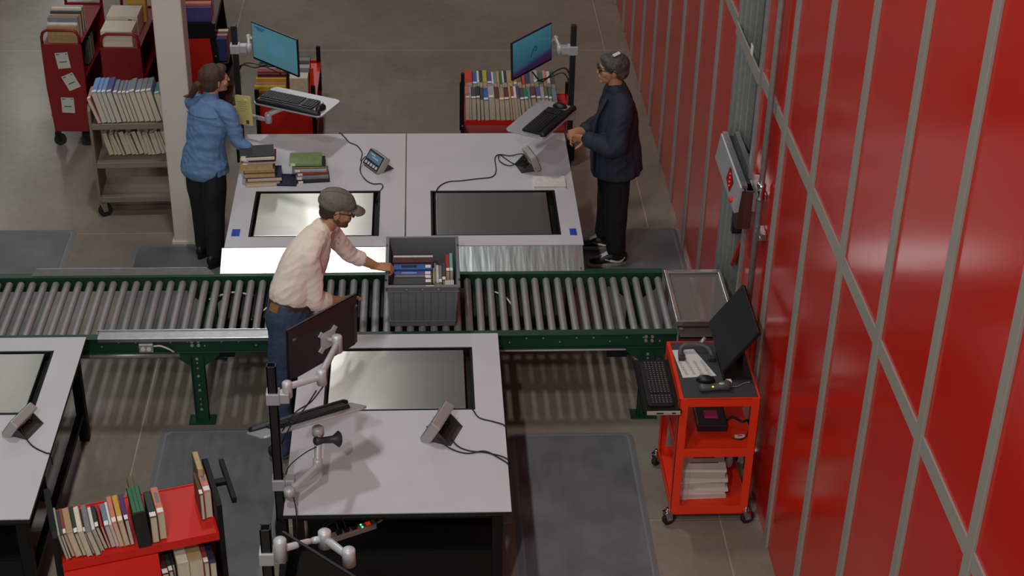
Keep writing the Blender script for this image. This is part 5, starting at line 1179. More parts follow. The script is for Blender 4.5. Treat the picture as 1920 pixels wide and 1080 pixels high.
def hand(b, M, curls, spread=0.12, s=1.0, thumb=(0.6, 0.3)):
    """right-hand frame: wrist at origin, fingers along +X, palm faces -Z, thumb on +Y side (mirror with a negative scale in M)"""
    old = b.M; b.M = old @ M
    loft(b, [(-0.03 * s, 0, 0), (0.01 * s, 0, 0), (0.05 * s, 0, 0), (0.085 * s, 0, 0)], [(0.026 * s, 0.019 * s), (0.031 * s, 0.017 * s), (0.039 * s, 0.015 * s), (0.038 * s, 0.012 * s)], (0, 1, 0), 14)
    for k, (y, L, r) in enumerate(((0.028, 0.072, 0.0085), (0.010, 0.080, 0.0088), (-0.009, 0.075, 0.0083), (-0.027, 0.060, 0.0075))):
        c = curls[k]; a = 0.0; p = Vector((0.088 * s, y * s, 0)); pts = [p - Vector((0.03 * s, 0, 0)), p]; az = spread * (1.5 - k) * 0.5
        for j, f in enumerate((0.48, 0.30, 0.24)):
            a += c[min(j, len(c) - 1)]
            p = p + Vector((math.cos(a) * math.cos(az), math.sin(az) * math.cos(a), -math.sin(a))) * L * f * s; pts.append(p)
        loft(b, pts, [r * s * q for q in (1.05, 1.08, 1.0, 0.92, 0.78)], (0, 1, 0), 10)
    t0 = Vector((0.018, 0.022, -0.004)) * s
    d1 = Vector((0.75, 0.6, -thumb[1])).normalized(); d2 = Vector((0.95, 0.25 + 0.3 * (1 - thumb[0]), -thumb[1] * 1.6)).normalized()
    loft(b, [t0, t0 + d1 * 0.040 * s, t0 + d1 * 0.040 * s + d2 * 0.030 * s, t0 + d1 * 0.040 * s + d2 * 0.052 * s], [0.014 * s, 0.0115 * s, 0.0105 * s, 0.008 * s], (0, 0, 1), 10)
    b.M = old
def head_shapes(s=1.0, fem=False, jaw=1.0):
    """head in its own frame: faces +X, centre of skull at origin; returns shapes"""
    S = [('ell', (-0.012 * s, 0, 0.022 * s), (0.098 * s, 0.077 * s, 0.092 * s), None), ('ell', (0.028 * s, 0, -0.015 * s), (0.066 * s, 0.066 * s, 0.082 * s), None),
         ('ell', (0.040 * s, 0, -0.068 * s), (0.048 * s, (0.048 if fem else 0.054) * s, 0.042 * s), None), ('ell', (0.070 * s, 0, -0.096 * s * jaw), (0.022 * s, 0.024 * s, 0.017 * s), None),
         ('ell', (0.082 * s, 0, 0.022 * s), (0.014 * s, 0.050 * s, 0.012 * s), None),
         ('loft', [(0.086 * s, 0, 0.012 * s), (0.100 * s, 0, -0.012 * s), (0.109 * s, 0, -0.030 * s)], [(0.008 * s, 0.010 * s), (0.011 * s, 0.012 * s), (0.014 * s, 0.011 * s)], (0, 1, 0)),
         ('ell', (0.092 * s, 0, -0.055 * s), (0.012 * s, 0.024 * s, 0.006 * s), None), ('ell', (0.090 * s, 0, -0.067 * s), (0.012 * s, 0.021 * s, 0.007 * s), None)]
    for sy in (-1, 1):
        S.append(('ell', (0.062 * s, sy * 0.040 * s, -0.028 * s), (0.026 * s, 0.024 * s, 0.026 * s), None))
        S.append(('ell', (-0.004 * s, sy * 0.078 * s, -0.012 * s), (0.020 * s, 0.009 * s, 0.032 * s), Matrix.Rotation(sy * 0.35, 3, 'Z')))
    return S
def to(shapes, M):
    b = MB(); b.M = M
    for s in shapes:
        if s[0] == 'loft': loft(b, *s[1:])
        else: oell(b, *s[1:])
    b.M = Matrix.Identity(4)
    return b
def eyes(parent, MH, s=1.0):
    for sy in (-1, 1):
        b = MB(); b.M = MH; b.ell((0.074 * s, sy * 0.031 * s, 0.004 * s), (0.0125 * s, 0.0125 * s, 0.0125 * s), 14, 10)
        e = b.build('eye', mat('eye_white', '#cfc8c0', 0.2), parent)
        b = MB(); b.M = MH; b.ell((0.0855 * s, sy * 0.031 * s, 0.003 * s), (0.0025 * s, 0.006 * s, 0.006 * s), 12, 8); b.build('iris', mat('dark_iris', '#2a1c14', 0.2), e)
def glasses(parent, MH, m, s=1.0, lens=None, rx=0.024, rz=0.019, r=0.0032):
    t = MB(); t.M = MH
    for sy in (-1, 1):
        pts = [((0.104 - 0.10 * abs(0.034 + rx / 0.024 * 0.024 * math.cos(a)) ** 1.0 * 0.25) * s, sy * (0.034 + rx * math.cos(a)) * s, (0.004 + rz * math.sin(a)) * s) for a in [2 * PI * k / 16 for k in range(17)]]
        t.tube(pts, r * s, 8)
        t.tube([(0.097 * s, sy * 0.060 * s, 0.010 * s), (0.06 * s, sy * 0.078 * s, 0.010 * s), (0.0, sy * 0.084 * s, 0.008 * s), (-0.02 * s, sy * 0.083 * s, -0.008 * s)], r * 0.9 * s, 8)
    t.tube([(0.106 * s, -0.011 * s, 0.010 * s), (0.109 * s, 0, 0.013 * s), (0.106 * s, 0.011 * s, 0.010 * s)], r * s, 8)
    g = t.build('glasses', m, parent)
    if lens:
        for sy in (-1, 1):
            l = MB(); l.M = MH; l.ell((0.102 * s, sy * 0.034 * s, 0.004 * s), (0.0018 * s, rx * s, rz * s), 16, 10); l.build('lens', lens, g)
    return g
def RZY(yaw, pitch=0.0, roll=0.0): return Matrix.Rotation(yaw, 4, 'Z') @ Matrix.Rotation(pitch, 4, 'Y') @ Matrix.Rotation(roll, 4, 'X')
def shoe(parent, ankle, toe_dir, m, sole=None, L=0.27, swoosh=False, floor=0.0, name='shoe'):
    a = Vector(ankle); d = Vector((toe_dir[0], toe_dir[1], 0)).normalized(); side = Vector((-d.y, d.x, 0))
    heel = a - d * 0.07; b = MB(); z = floor
    P = [heel + d * t * L for t in (0.0, 0.12, 0.3, 0.5, 0.72, 0.9, 1.0)]
    H = (0.045, 0.052, 0.052, 0.042, 0.031, 0.026, 0.02); Wd = (0.030, 0.036, 0.038, 0.040, 0.047, 0.042, 0.026)
    loft(b, [Vector((p.x, p.y, z + 0.022 + h * 0.75)) for p, h in zip(P, H)], [(w, h) for w, h in zip(Wd, H)], side)
    loft(b, [Vector((a.x, a.y, z + 0.06)), Vector((a.x, a.y, z + 0.11))], [(0.040, 0.048), (0.040, 0.046)], side)
    def post(v):
        if v.co.z < z + 0.020: v.co.z = z + 0.020
    o = fuse(b, name, m, parent, 0.005, 4, None, post)
    if sole:
        c = MB(); n = 20; poly = []
        for q in range(n):
            t = 2 * PI * q / n; u = 0.5 - 0.5 * math.cos(t); w = 0.044 * (1 if 0.1 < u < 0.95 else 0.8) * math.sin(t) * (1.0 + 0.15 * u)
            p = heel - d * 0.02 + d * u * (L + 0.055) + side * w; poly.append((p.x, p.y))
        c.prism(poly, z + 0.001, z + 0.026); c.build('sole', sole, o, 0.004)
    if swoosh:
        for s in (-1, 1):
            c = MB(); pts = []
            for t, h in ((0.02, 0.075), (0.12, 0.045), (0.25, 0.038), (0.45, 0.050), (0.62, 0.066)):
                p = heel + d * t * L + side * s * (0.041 if t < 0.4 else 0.044); pts.append((p.x, p.y, z + h))
            c.tube(spline(pts, 6), [0.004] * 5 + [0.008] * 8 + [0.010] * 6 + [0.004] * 6, 8); c.build('swoosh_stripe', mat('off_white_leather', '#cfcac2', 0.5), o)
        c = MB(); p = heel + d * 0.62 * L; c.at((p.x, p.y, z + 0.082), (0, 0.5, math.atan2(d.y, d.x))); c.bx(-0.03, 0.03, -0.022, 0.022, 0, 0.006); c.build('tongue', mat('off_white_leather', '#cfcac2'), o, 0.004)
    return o
def drop(p, z): return Vector((p[0], p[1], z))
# ------------------------------------------------------------------ person at the rollers: cap, cream henley, jeans
M_skinA = skin_mat('tan_skin', '#b48460')
M_henley = mat('cream_cotton_knit', '#eddfcf', 0.8, bump=0.15, bscale=180)
M_jeans = mat('blue_denim', '#34455f', 0.8, var=0.18, vscale=14, bump=0.2, bscale=220)
M_cap = mat('grey_wool_cap', '#6f6c62', 0.85, var=0.12, vscale=60, bump=0.3, bscale=160)
pa = thing('person', 'person in a grey cap, cream shirt and jeans reaching to the tote', 'person', (-0.78, -1.25, 0))
O = Vector((-0.78, -1.25, 0))
def A(x, y, z): return Vector((x, y, z)) - O
hipc = A(-0.705, -1.135, 0.93); waist = A(-0.675, -1.10, 1.04); chest = A(-0.585, -1.015, 1.255); top = A(-0.505, -0.955, 1.385); neck = A(-0.475, -0.94, 1.42); head = A(-0.395, -0.925, 1.545)
side = Vector((-0.45, -0.90, 0.0)).normalized()    # towards the person's right, near the viewer
shN = A(-0.565, -1.115, 1.325); elN = A(-0.535, -1.16, 1.035); wrN = A(-0.385, -1.05, 0.965); haN = A(-0.33, -0.99, 0.955)
shF = A(-0.465, -0.80, 1.315); elF = A(-0.335, -0.755, 1.125); wrF = A(-0.175, -0.72, 1.015)
# the body leans over the rollers: hips behind, near leg back
hN = A(-0.735, -1.20, 0.90); kN = A(-0.765, -1.265, 0.50); aN = A(-0.775, -1.36, 0.09)
hF = A(-0.70, -1.08, 0.90); kF = A(-0.725, -1.10, 0.48); aF = A(-0.735, -1.15, 0.09)
MHa = Matrix.Translation(head) @ RZY(0.10, 0.30, 0.0)
b = to(head_shapes(1.0), MHa)
loft(b, *sm([top + Vector((-0.01, 0, -0.03)), neck, head + Vector((-0.02, 0, -0.05))], [(0.060, 0.050), (0.056, 0.056), (0.054, 0.054)]), side)
loft(b, *sm([hipc, waist, chest, top], [(0.12, 0.085), (0.115, 0.08), (0.125, 0.08), (0.085, 0.045)]), side)
for s_, e_, w_ in ((shN, elN, wrN), (shF, elF, wrF)):
    loft(b, *sm([s_, s_.lerp(e_, 0.5), e_, e_.lerp(w_, 0.45), w_], [0.045, 0.042, 0.037, 0.036, 0.025]), side)
for h_, k_, a_ in ((hN, kN, aN), (hF, kF, aF)):
    loft(b, *sm([h_, h_.lerp(k_, 0.5), k_, k_.lerp(a_, 0.4), a_], [0.07, 0.065, 0.05, 0.05, 0.035]), side)
# far hand grips the tote rim, near hand flat on the rollers side
MW = Matrix.Translation(wrF) @ RZY(0.05, 0.12, 0.25)
hand(b, MW, [(0.9, 1.0, 0.6), (0.85, 1.05, 0.6), (0.9, 1.05, 0.6), (1.0, 1.1, 0.6)], 0.10, 1.0, (0.4, 0.6))
hand(b, Matrix.Translation(wrN) @ RZY(0.75, 0.10, -0.3) @ Matrix.Diagonal((1, 1, 1, 1)), [(0.3, 0.4, 0.3)] * 4, 0.1)
bodyA = fuse(b, 'body', M_skinA, pa, 0.0045, 3)
eyes(pa, MHa)
# stubble beard as a thin shell over the jaw
bs = to([('ell', (0.044, 0, -0.072), (0.050, 0.057, 0.043), None), ('ell', (0.072, 0, -0.097), (0.024, 0.027, 0.019), None), ('ell', (0.010, 0, -0.055), (0.045, 0.064, 0.040), None), ('ell', (0.093, 0, -0.045), (0.012, 0.024, 0.005), None)], MHa)
fuse(bs, 'beard', mat('short_dark_beard', '#6b4a36', 0.8, bump=0.3, bscale=400), pa, 0.004, 2)
hs_ = to([('ell', (-0.030, 0, 0.005), (0.083, 0.080, 0.075), None), ('ell', (-0.062, 0, -0.045), (0.040, 0.062, 0.035), None)], MHa)
fuse(hs_, 'hair', mat('cropped_brown_hair', '#3d2f25', 0.8, bump=0.3, bscale=300), pa, 0.005, 2)
glasses(pa, MHa, mat('dark_brown_frame', '#2b160c', 0.3), 1.0, mat('amber_lens', '#7a3f12', 0.1, alpha=0.75), 0.026, 0.020, 0.0028)
# cap: crown, seams, peak
def capw(p): return 0.0015 * noise.noise(p * 40)
cb = to([('ell', (-0.016, 0, 0.062), (0.112, 0.094, 0.066), None), ('ell', (-0.035, 0, 0.035), (0.096, 0.090, 0.050), None), ('ell', (0.030, 0, 0.050), (0.078, 0.082, 0.046), None)], MHa)
cap = fuse(cb, 'cap', M_cap, pa, 0.006, 5, capw)
vb = MB(); vb.M = MHa
vs = []; n = 13
for lay in (0, 1):
    for k in range(n):
        a = -1.15 + 2.3 * k / (n - 1)
        for r in (0.0, 0.5, 1.0):
            x = 0.062 + 0.022 * math.cos(a) + r * 0.088 * math.cos(a) ** 0.8; y = (0.078 + 0.006 * r) * math.sin(a)
            vs.append((x, y, 0.042 - 0.018 * r - 0.010 * math.sin(a) ** 2 - lay * 0.005))
fs = []
for lay in (0, 1):
    o_ = lay * n * 3
    for k in range(n - 1):
        for r in range(2):
            q = (o_ + k * 3 + r, o_ + k * 3 + r + 1, o_ + (k + 1) * 3 + r + 1, o_ + (k + 1) * 3 + r); fs.append(q if lay == 0 else q[::-1])
for k in range(n - 1): fs.append((k * 3 + 2, n * 3 + k * 3 + 2, n * 3 + (k + 1) * 3 + 2, (k + 1) * 3 + 2)); fs.append((k * 3, (k + 1) * 3, n * 3 + (k + 1) * 3, n * 3 + k * 3))
vb.add(vs, fs, True); vb.build('peak', M_cap, cap)
for ry in (-0.5, 0.5):
    sb = MB(); sb.M = MHa; sb.tube([(-0.016 + 0.109 * math.cos(t), 0.060 * math.sin(ry) * math.sin(t), 0.062 + 0.0625 * math.sin(t)) for t in [0.35 + 0.16 * k for k in range(14)]], 0.0016, 6); sb.build('seam', mat('dark_cap_stitch', '#3c3a34', 0.8), cap)
# henley
def shirt_hem(v):
    lo = (c_belt + t_belt * 0.030)
    d = (v.co - lo).dot(t_belt)
    if d < 0: v.co -= t_belt * d * 0.9
t_belt = (waist - hipc).normalized(); c_belt = A(-0.690, -1.112, 0.982)
def hw(p):
    f = folds(0.008, 8.0, (0.5, 0.25, 1.0), 1.3)(p) + folds(0.006, 19.0, (1, 0.3, 0.5), 4.1)(p)
    return f
b = MB()
loft(b, *sm([waist + Vector((0.0, 0.0, 0.008)), waist + Vector((0.01, 0.01, 0.045)), chest, top - Vector((0.01, 0.005, 0.01))], [(0.166, 0.132), (0.170, 0.138), (0.180, 0.130), (0.135, 0.088)]), side)
loft(b, *sm([shN + Vector((0.06, 0.10, 0.045)), shN, shN.lerp(elN, 0.55), elN, elN.lerp(wrN, 0.30)], [(0.06, 0.055), 0.072, 0.066, 0.060, 0.056]), side)
loft(b, *sm([shF + Vector((-0.03, -0.11, 0.035)), shF, shF.lerp(elF, 0.55), elF, elF.lerp(wrF, 0.28)], [(0.06, 0.055), 0.068, 0.058, 0.054, 0.050]), side)
loft(b, [top - Vector((0.03, 0.01, 0.03)), neck + Vector((-0.004, 0, 0.012))], [(0.095, 0.075), (0.064, 0.063)], side)
shirt = fuse(b, 'shirt', M_henley, pa, 0.0065, 4, hw)
for e_, w_, r in ((elN, wrN, 0.054), (elF, wrF, 0.048)):
    cb = MB(); c0 = e_.lerp(w_, 0.27); c1 = e_.lerp(w_, 0.42); loft(cb, [c0, c1], [r + 0.004, r], side); fuse(cb, 'rolled_cuff', M_henley, shirt, 0.006, 3, folds(0.004, 30, (0, 0, 1), 2))
pk = MB()
for k in range(3):
    c = neck.lerp(chest, 0.2 + 0.16 * k) + Vector((0.088 + 0.012 * k, 0.012, -0.012 - 0.01 * k)); pk = MB(); pk.ell(c, (0.006, 0.006, 0.006), 10, 6); pk.build('button', mat('shirt_button', '#a9907a', 0.4), shirt)
# jeans, belt, patch, shoes
b = MB()
loft(b, *sm([A(-0.68, -1.10, 0.995), hipc, A(-0.71, -1.135, 0.86)], [(0.158, 0.122), (0.168, 0.130), (0.155, 0.120)]), side)
for h_, k_, a_ in ((hN, kN, aN), (hF, kF, aF)):
    loft(b, *sm([h_ + Vector((0, 0, 0.02)), h_.lerp(k_, 0.5), k_, k_.lerp(a_, 0.5), a_ + Vector((0, 0, -0.03))], [(0.090, 0.092), (0.082, 0.084), (0.070, 0.074), (0.064, 0.068), (0.060, 0.064)]), side)
jeans = fuse(b, 'jeans', M_jeans, pa, 0.0065, 3, lambda p: folds(0.007, 12.0, (0.2, 0.4, 1), 2.2)(p) + folds(0.005, 22, (1, 0.2, 0), 7)(p))
bb = MB(); M_belt = mat('brown_leather_belt', '#3c2a1f', 0.5)
t_ = (waist - hipc).normalized(); s2 = (side - t_ * side.dot(t_)).normalized(); w2 = t_.cross(s2); c = A(-0.690, -1.112, 0.982)
ring = [c + s2 * math.cos(2 * PI * q / 32) * 0.166 + w2 * math.sin(2 * PI * q / 32) * 0.129 for q in range(32)]
vs = [p + t_ * z for z in (-0.019, 0.019) for p in ring] + [c + (p - c) * 0.96 + t_ * z for z in (-0.019, 0.019) for p in ring]
fs = [(q, (q + 1) % 32, 32 + (q + 1) % 32, 32 + q) for q in range(32)] + [(64 + q, 96 + q, 96 + (q + 1) % 32, 64 + (q + 1) % 32) for q in range(32)] + [(32 + q, 32 + (q + 1) % 32, 96 + (q + 1) % 32, 96 + q) for q in range(32)] + [(q, 64 + q, 64 + (q + 1) % 32, (q + 1) % 32) for q in range(32)]
bb.add(vs, fs, True); belt = bb.build('belt', M_belt, pa)
pdir = Vector((-0.62, -0.78, 0)).normalized()
rp_ = max(ring, key=lambda p: (p - c).dot(pdir)); pn = (rp_ - c).normalized(); rt_ = t_.cross(pn).normalized(); pc_ = c + pn * ((rp_ - c).length + 0.001) - t_ * 0.012
pt = MB(); pt.add([pc_ + rt_ * x + t_ * z + pn * d for d in (-0.01, 0.006) for x, z in ((-0.032, -0.024), (0.032, -0.024), (0.032, 0.024), (-0.032, 0.024))], [(3, 2, 1, 0), (4, 5, 6, 7), (0, 1, 5, 4), (1, 2, 6, 5), (2, 3, 7, 6), (3, 0, 4, 7)])
pt.build('leather_patch', mat('tan_leather_patch', '#8a6236', 0.6), jeans)
for a_, d_ in ((aN, (0.85, 0.5)), (aF, (0.9, 0.4))): shoe(pa, a_, d_, mat('dark_blue_canvas', '#1d2233', 0.7), mat('rubber_sole_grey', '#6d6a66', 0.7), floor=0.014)
# ------------------------------------------------------------------ person at the left rear table: blue shirt, dark trousers, seen from behind
M_skinB = skin_mat('light_skin', '#c08c70')
M_bshirt = mat('blue_chambray_cotton', '#6286b0', 0.8, var=0.08, vscale=20, bump=0.15, bscale=200)
M_dktr = mat('black_trouser_cloth', '#151517', 0.8, bump=0.15, bscale=150)
M_hairB = mat('brown_hair', '#4a3527', 0.6, var=0.25, vscale=40, bump=0.5, bscale=120, stretch=(1, 1, 0.2))
pb = thing('person', 'person in a blue shirt and black trousers holding a yellow book', 'person', (-1.45, 1.15, 0))
O = Vector((-1.45, 1.15, 0))
def B(x, y, z): return Vector((x, y, z)) - O
side = Vector((0.86, -0.50, 0)).normalized()    # towards the person's right
hipc = B(-1.475, 1.18, 0.80); waist = B(-1.455, 1.18, 0.97); chest = B(-1.42, 1.19, 1.155); top = B(-1.405, 1.20, 1.275); neck = B(-1.395, 1.21, 1.32); head = B(-1.36, 1.235, 1.435)
shR = B(-1.275, 1.11, 1.225); elR = B(-1.205, 1.09, 1.005); wrR = B(-1.12, 1.06, 0.945 + 0.0)
shL = B(-1.535, 1.29, 1.225); elL = B(-1.42, 1.46, 1.06); wrL = B(-1.285, 1.345, 1.135)
hR = B(-1.41, 1.12, 0.78); kR = B(-1.42, 1.09, 0.44); aR = B(-1.43, 1.02, 0.09)
hL = B(-1.535, 1.21, 0.78); kL = B(-1.53, 1.20, 0.44); aL = B(-1.53, 1.17, 0.09)
MHb = Matrix.Translation(head) @ RZY(0.42, 0.0, 0.0)
b = to(head_shapes(0.93, True), MHb)
loft(b, *sm([top + Vector((0, 0, -0.02)), neck, head + Vector((-0.01, 0, -0.05))], [(0.048, 0.044), (0.047, 0.047), (0.046, 0.046)]), side)
loft(b, *sm([hipc, waist, chest, top], [(0.12, 0.08), (0.10, 0.07), (0.105, 0.065), (0.07, 0.035)]), side)
for s_, e_, w_ in ((shR, elR, wrR), (shL, elL, wrL)): loft(b, *sm([s_, s_.lerp(e_, 0.5), e_, e_.lerp(w_, 0.45), w_], [0.038, 0.036, 0.032, 0.031, 0.022]), side)
for h_, k_, a_ in ((hR, kR, aR), (hL, kL, aL)): loft(b, *sm([h_, h_.lerp(k_, 0.5), k_, k_.lerp(a_, 0.4), a_], [0.07, 0.065, 0.048, 0.047, 0.032]), side)
hand(b, Matrix.Translation(wrR) @ RZY(-0.2, 0.25, 0.0), [(0.35, 0.4, 0.3)] * 4, 0.1, 0.92)
MBH = Matrix.Translation(wrL) @ RZY(-0.25, -0.15, 0.0) @ Matrix.Rotation(-1.5, 4, 'X') @ Matrix.Diagonal((1, -1, 1, 1))
hand(b, MBH, [(0.35, 0.35, 0.3), (0.4, 0.35, 0.3), (0.45, 0.4, 0.3), (0.5, 0.4, 0.3)], 0.1, 0.92, (0.9, 1.1))
bodyB = fuse(b, 'body', M_skinB, pb, 0.0045, 3)
eyes(pb, MHb, 0.93)
def hwv(p): return 0.004 * noise.noise(Vector((p.x * 30, p.y * 30, p.z * 6)))
hb = to([('ell', (-0.022, 0, 0.030), (0.101, 0.083, 0.088), None), ('ell', (-0.045, 0, -0.02), (0.072, 0.078, 0.075), None), ('ell', (0.045, 0, 0.072), (0.045, 0.058, 0.032), None), ('ell', (-0.02, -0.066, -0.01), (0.045, 0.014, 0.04), None), ('ell', (-0.02, 0.066, -0.01), (0.045, 0.014, 0.04), None)], MHb)
hair = fuse(hb, 'hair', M_hairB, pb, 0.006, 4, hwv)
pt = to([('loft', spline([(-0.10, -0.01, -0.01), (-0.135, 0.01, -0.035), (-0.155, 0.03, -0.085), (-0.175, 0.06, -0.125), (-0.215, 0.085, -0.135)], 5), [(0.02, 0.02)] * 3 + [(0.030, 0.028)] * 6 + [(0.026, 0.022)] * 6 + [(0.016, 0.012)] * 4 + [(0.006, 0.005)] * 2, (0, 1, 0))], MHb)
fuse(pt, 'ponytail', M_hairB, hair, 0.005, 3, hwv)
tb = to([('ell', (-0.108, 0.0, -0.012), (0.012, 0.024, 0.024), None)], MHb); fuse(tb, 'hair_tie', mat('dark_hair_tie', '#1c1a1c', 0.7), hair, 0.005, 2)
# shirt with yoke seam and curved hem
def bw(p): return folds(0.010, 8.0, (0.9, -0.35, 0.25), 2.6)(p) * (1.0 if p.z < 1.10 else 0.45) + folds(0.007, 17.0, (1, 0.2, -0.3), 5.5)(p)
b = MB()
loft(b, *sm([B(-1.48, 1.175, 0.735), hipc, waist, chest, top - Vector((0, 0, 0.015))], [(0.190, 0.150), (0.182, 0.146), (0.152, 0.120), (0.162, 0.116), (0.118, 0.072)]), side)
loft(b, *sm([shR + Vector((-0.07, 0.05, 0.03)), shR, shR.lerp(elR, 0.55), elR, elR.lerp(wrR, 0.75)], [(0.055, 0.05), 0.064, 0.058, 0.052, 0.044]), side)
loft(b, *sm([shL + Vector((0.07, -0.05, 0.03)), shL, shL.lerp(elL, 0.55), elL, elL.lerp(wrL, 0.80)], [(0.055, 0.05), 0.064, 0.056, 0.050, 0.040]), side)
def hem(v):
    # shirt tails: lower at the back, cut up over the hips
    s_ = (v.co - hipc).dot(side)
    lo = 0.690 + 0.045 * min(1.0, abs(s_) / 0.16) ** 2
    if v.co.z < lo: v.co.z = lo + (v.co.z - lo) * 0.12
shirt = fuse(b, 'shirt', M_bshirt, pb, 0.0065, 4, bw, hem)
cb = MB(); loft(cb, [neck + Vector((-0.006, -0.004, -0.035)), neck + Vector((0.0, 0, 0.0))], [(0.070, 0.062), (0.058, 0.056)], side); fuse(cb, 'collar', M_bshirt, shirt, 0.005, 3)
yk = MB(); f2 = side.cross(Vector((0, 0, 1)))
bk = Vector((-side.y, side.x, 0)) * -1
pts = [chest + side * s_ + Vector((0, 0, 0.045)) - Vector((0.5, 0.86, 0)) * 0.0 + bk * (0.118 * math.sqrt(max(0.0, 1 - (s_ / 0.17) ** 2))) for s_ in (-0.13, -0.09, -0.045, 0.0, 0.045, 0.09, 0.13)]
yk.tube(spline(pts, 4), 0.0028, 6); yk.build('yoke_seam', mat('dark_blue_seam', '#36557c', 0.8), shirt)
# trousers, shoes
b = MB()
loft(b, *sm([B(-1.47, 1.18, 0.84), hipc, B(-1.475, 1.17, 0.72)], [(0.14, 0.10), (0.156, 0.118), (0.155, 0.118)]), side)
for h_, k_, a_ in ((hR, kR, aR), (hL, kL, aL)): loft(b, *sm([h_, h_.lerp(k_, 0.5), k_, k_.lerp(a_, 0.5), a_ + Vector((0, 0, 0.01))], [(0.092, 0.088), (0.092, 0.098), (0.076, 0.082), (0.068, 0.074), (0.060, 0.066)]), side)
fuse(b, 'trousers', M_dktr, pb, 0.0065, 3, folds(0.006, 12.0, (0.2, 0.4, 1), 9.2))
for a_, d_ in ((aR, (0.5, 0.86)), (aL, (0.45, 0.9))): shoe(pb, a_, d_, mat('black_shoe_leather', '#141415', 0.5), mat('black_shoe_sole', '#101011', 0.7), 0.25, floor=0.014)
# the book in the left hand
yb = book('yellow', 0.018, 0.215, 0.15, 'yellow covered book held up by the person in the blue shirt', None, False)
MY = frame_from((-1.172, 1.28, 1.165), (0.78, -0.62, 0.18), (0.16, 0.05, 1))     # x across the cover, z up
cov_m = mat('pale_yellow_cover', '#c9bf7a', 0.6)
yb.data.materials[0] = cov_m
# cover plane is Y-Z of the book; turn it so that the front cover faces the viewer
yb.matrix_world = MY @ Matrix.Rotation(PI / 2, 4, 'Z') @ Matrix.Translation((0, 0, 0)) @ Matrix.Rotation(PI / 2, 4, 'X').inverted() @ Matrix.Identity(4)
# re-centre: width along world x, height along world z
Rb = Matrix(((0, 0, 1, -0.075), (-1, 0, 0, 0), (0, 1, 0, 0), (0, 0, 0, 1)))   # book (t,h,w) -> (-y, z, x)
yb.matrix_world = MY @ Rb
for x0, x1, z0, z1, m_ in ((0.02, 0.055, 0.078, 0.088, M_label), (-0.045, 0.045, 0.060, 0.064, M_ink), (-0.045, 0.035, 0.045, 0.048, M_ink), (-0.045, 0.04, 0.030, 0.033, M_ink), (-0.03, 0.05, 0.012, 0.014, M_ink), (-0.045, 0.02, -0.005, -0.003, M_ink)):
    # text lines lie on the cover that faces the viewer (book x = +t/2)
    MB().add([(0.0091, z0, x0 + 0.075), (0.0091, z1, x0 + 0.075), (0.0091, z1, x1 + 0.075), (0.0091, z0, x1 + 0.075), (0.0095, z0, x0 + 0.075), (0.0095, z1, x0 + 0.075), (0.0095, z1, x1 + 0.075), (0.0095, z0, x1 + 0.075)], [(0, 1, 2, 3), (7, 6, 5, 4), (0, 4, 5, 1), (1, 5, 6, 2), (2, 6, 7, 3), (3, 7, 4, 0)]).build('printed_line' if m_ is M_ink else 'cover_label', mat('olive_ink', '#8d8550', 0.8) if m_ is M_ink else m_, yb)
MB().add([(0.0091, -0.098, 0.095), (0.0091, -0.070, 0.095), (0.0091, -0.070, 0.125), (0.0091, -0.098, 0.125), (0.0095, -0.098, 0.095), (0.0095, -0.070, 0.095), (0.0095, -0.070, 0.125), (0.0095, -0.098, 0.125)], [(0, 1, 2, 3), (7, 6, 5, 4), (0, 4, 5, 1), (1, 5, 6, 2), (2, 6, 7, 3), (3, 7, 4, 0)]).build('barcode_patch', mat('dark_barcode', '#4c4630', 0.8), yb)
# ------------------------------------------------------------------ person at the right rear table: navy jacket, glasses
M_skinC = skin_mat('warm_skin', '#bb8563')
M_navy = mat('navy_jacket_cloth', '#262c3c', 0.75, var=0.10, vscale=18, bump=0.15, bscale=120)
M_hairC = mat('grey_streaked_short_hair', '#4c4a47', 0.6, var=0.45, vscale=30, bump=0.5, bscale=100)
pcx = thing('person', 'person with glasses and short grey hair in a long navy jacket', 'person', (1.52, 1.15, 0))
O = Vector((1.52, 1.15, 0))
def D(x, y, z): return Vector((x, y, z)) - O
side = Vector((0.10, 1.0, 0)).normalized()     # towards the person's right, away from the viewer
hipc = D(1.545, 1.16, 0.83); waist = D(1.53, 1.15, 1.02); chest = D(1.545, 1.15, 1.20); top = D(1.545, 1.15, 1.355); neck = D(1.525, 1.15, 1.41); head = D(1.495, 1.15, 1.545)
shN = D(1.555, 0.985, 1.31); elN = D(1.52, 0.92, 1.02); wrN = D(1.315, 1.03, 1.045)
shF = D(1.545, 1.315, 1.31); elF = D(1.48, 1.38, 1.04); wrF = D(1.32, 1.20, 1.03)
hN = D(1.56, 1.08, 0.80); kN = D(1.565, 1.03, 0.44); aN = D(1.575, 0.985, 0.10)
hF = D(1.545, 1.25, 0.80); kF = D(1.53, 1.25, 0.44); aF = D(1.515, 1.235, 0.10)
MHc = Matrix.Translation(head) @ RZY(PI + 0.06, -0.03, 0.0)
b = to(head_shapes(0.98, True), MHc)
loft(b, *sm([top, neck, head + Vector((0.015, 0, -0.05))], [(0.06, 0.06), (0.055, 0.055), (0.052, 0.052)]), side)
loft(b, *sm([hipc, waist, chest, top], [(0.14, 0.10), (0.13, 0.10), (0.13, 0.09), (0.09, 0.05)]), side)
for s_, e_, w_ in ((shN, elN, wrN), (shF, elF, wrF)): loft(b, *sm([s_, s_.lerp(e_, 0.5), e_, e_.lerp(w_, 0.45), w_], [0.045, 0.042, 0.037, 0.035, 0.025]), side)
for h_, k_, a_ in ((hN, kN, aN), (hF, kF, aF)): loft(b, *sm([h_, h_.lerp(k_, 0.5), k_, k_.lerp(a_, 0.4), a_], [0.07, 0.066, 0.05, 0.05, 0.036]), side)
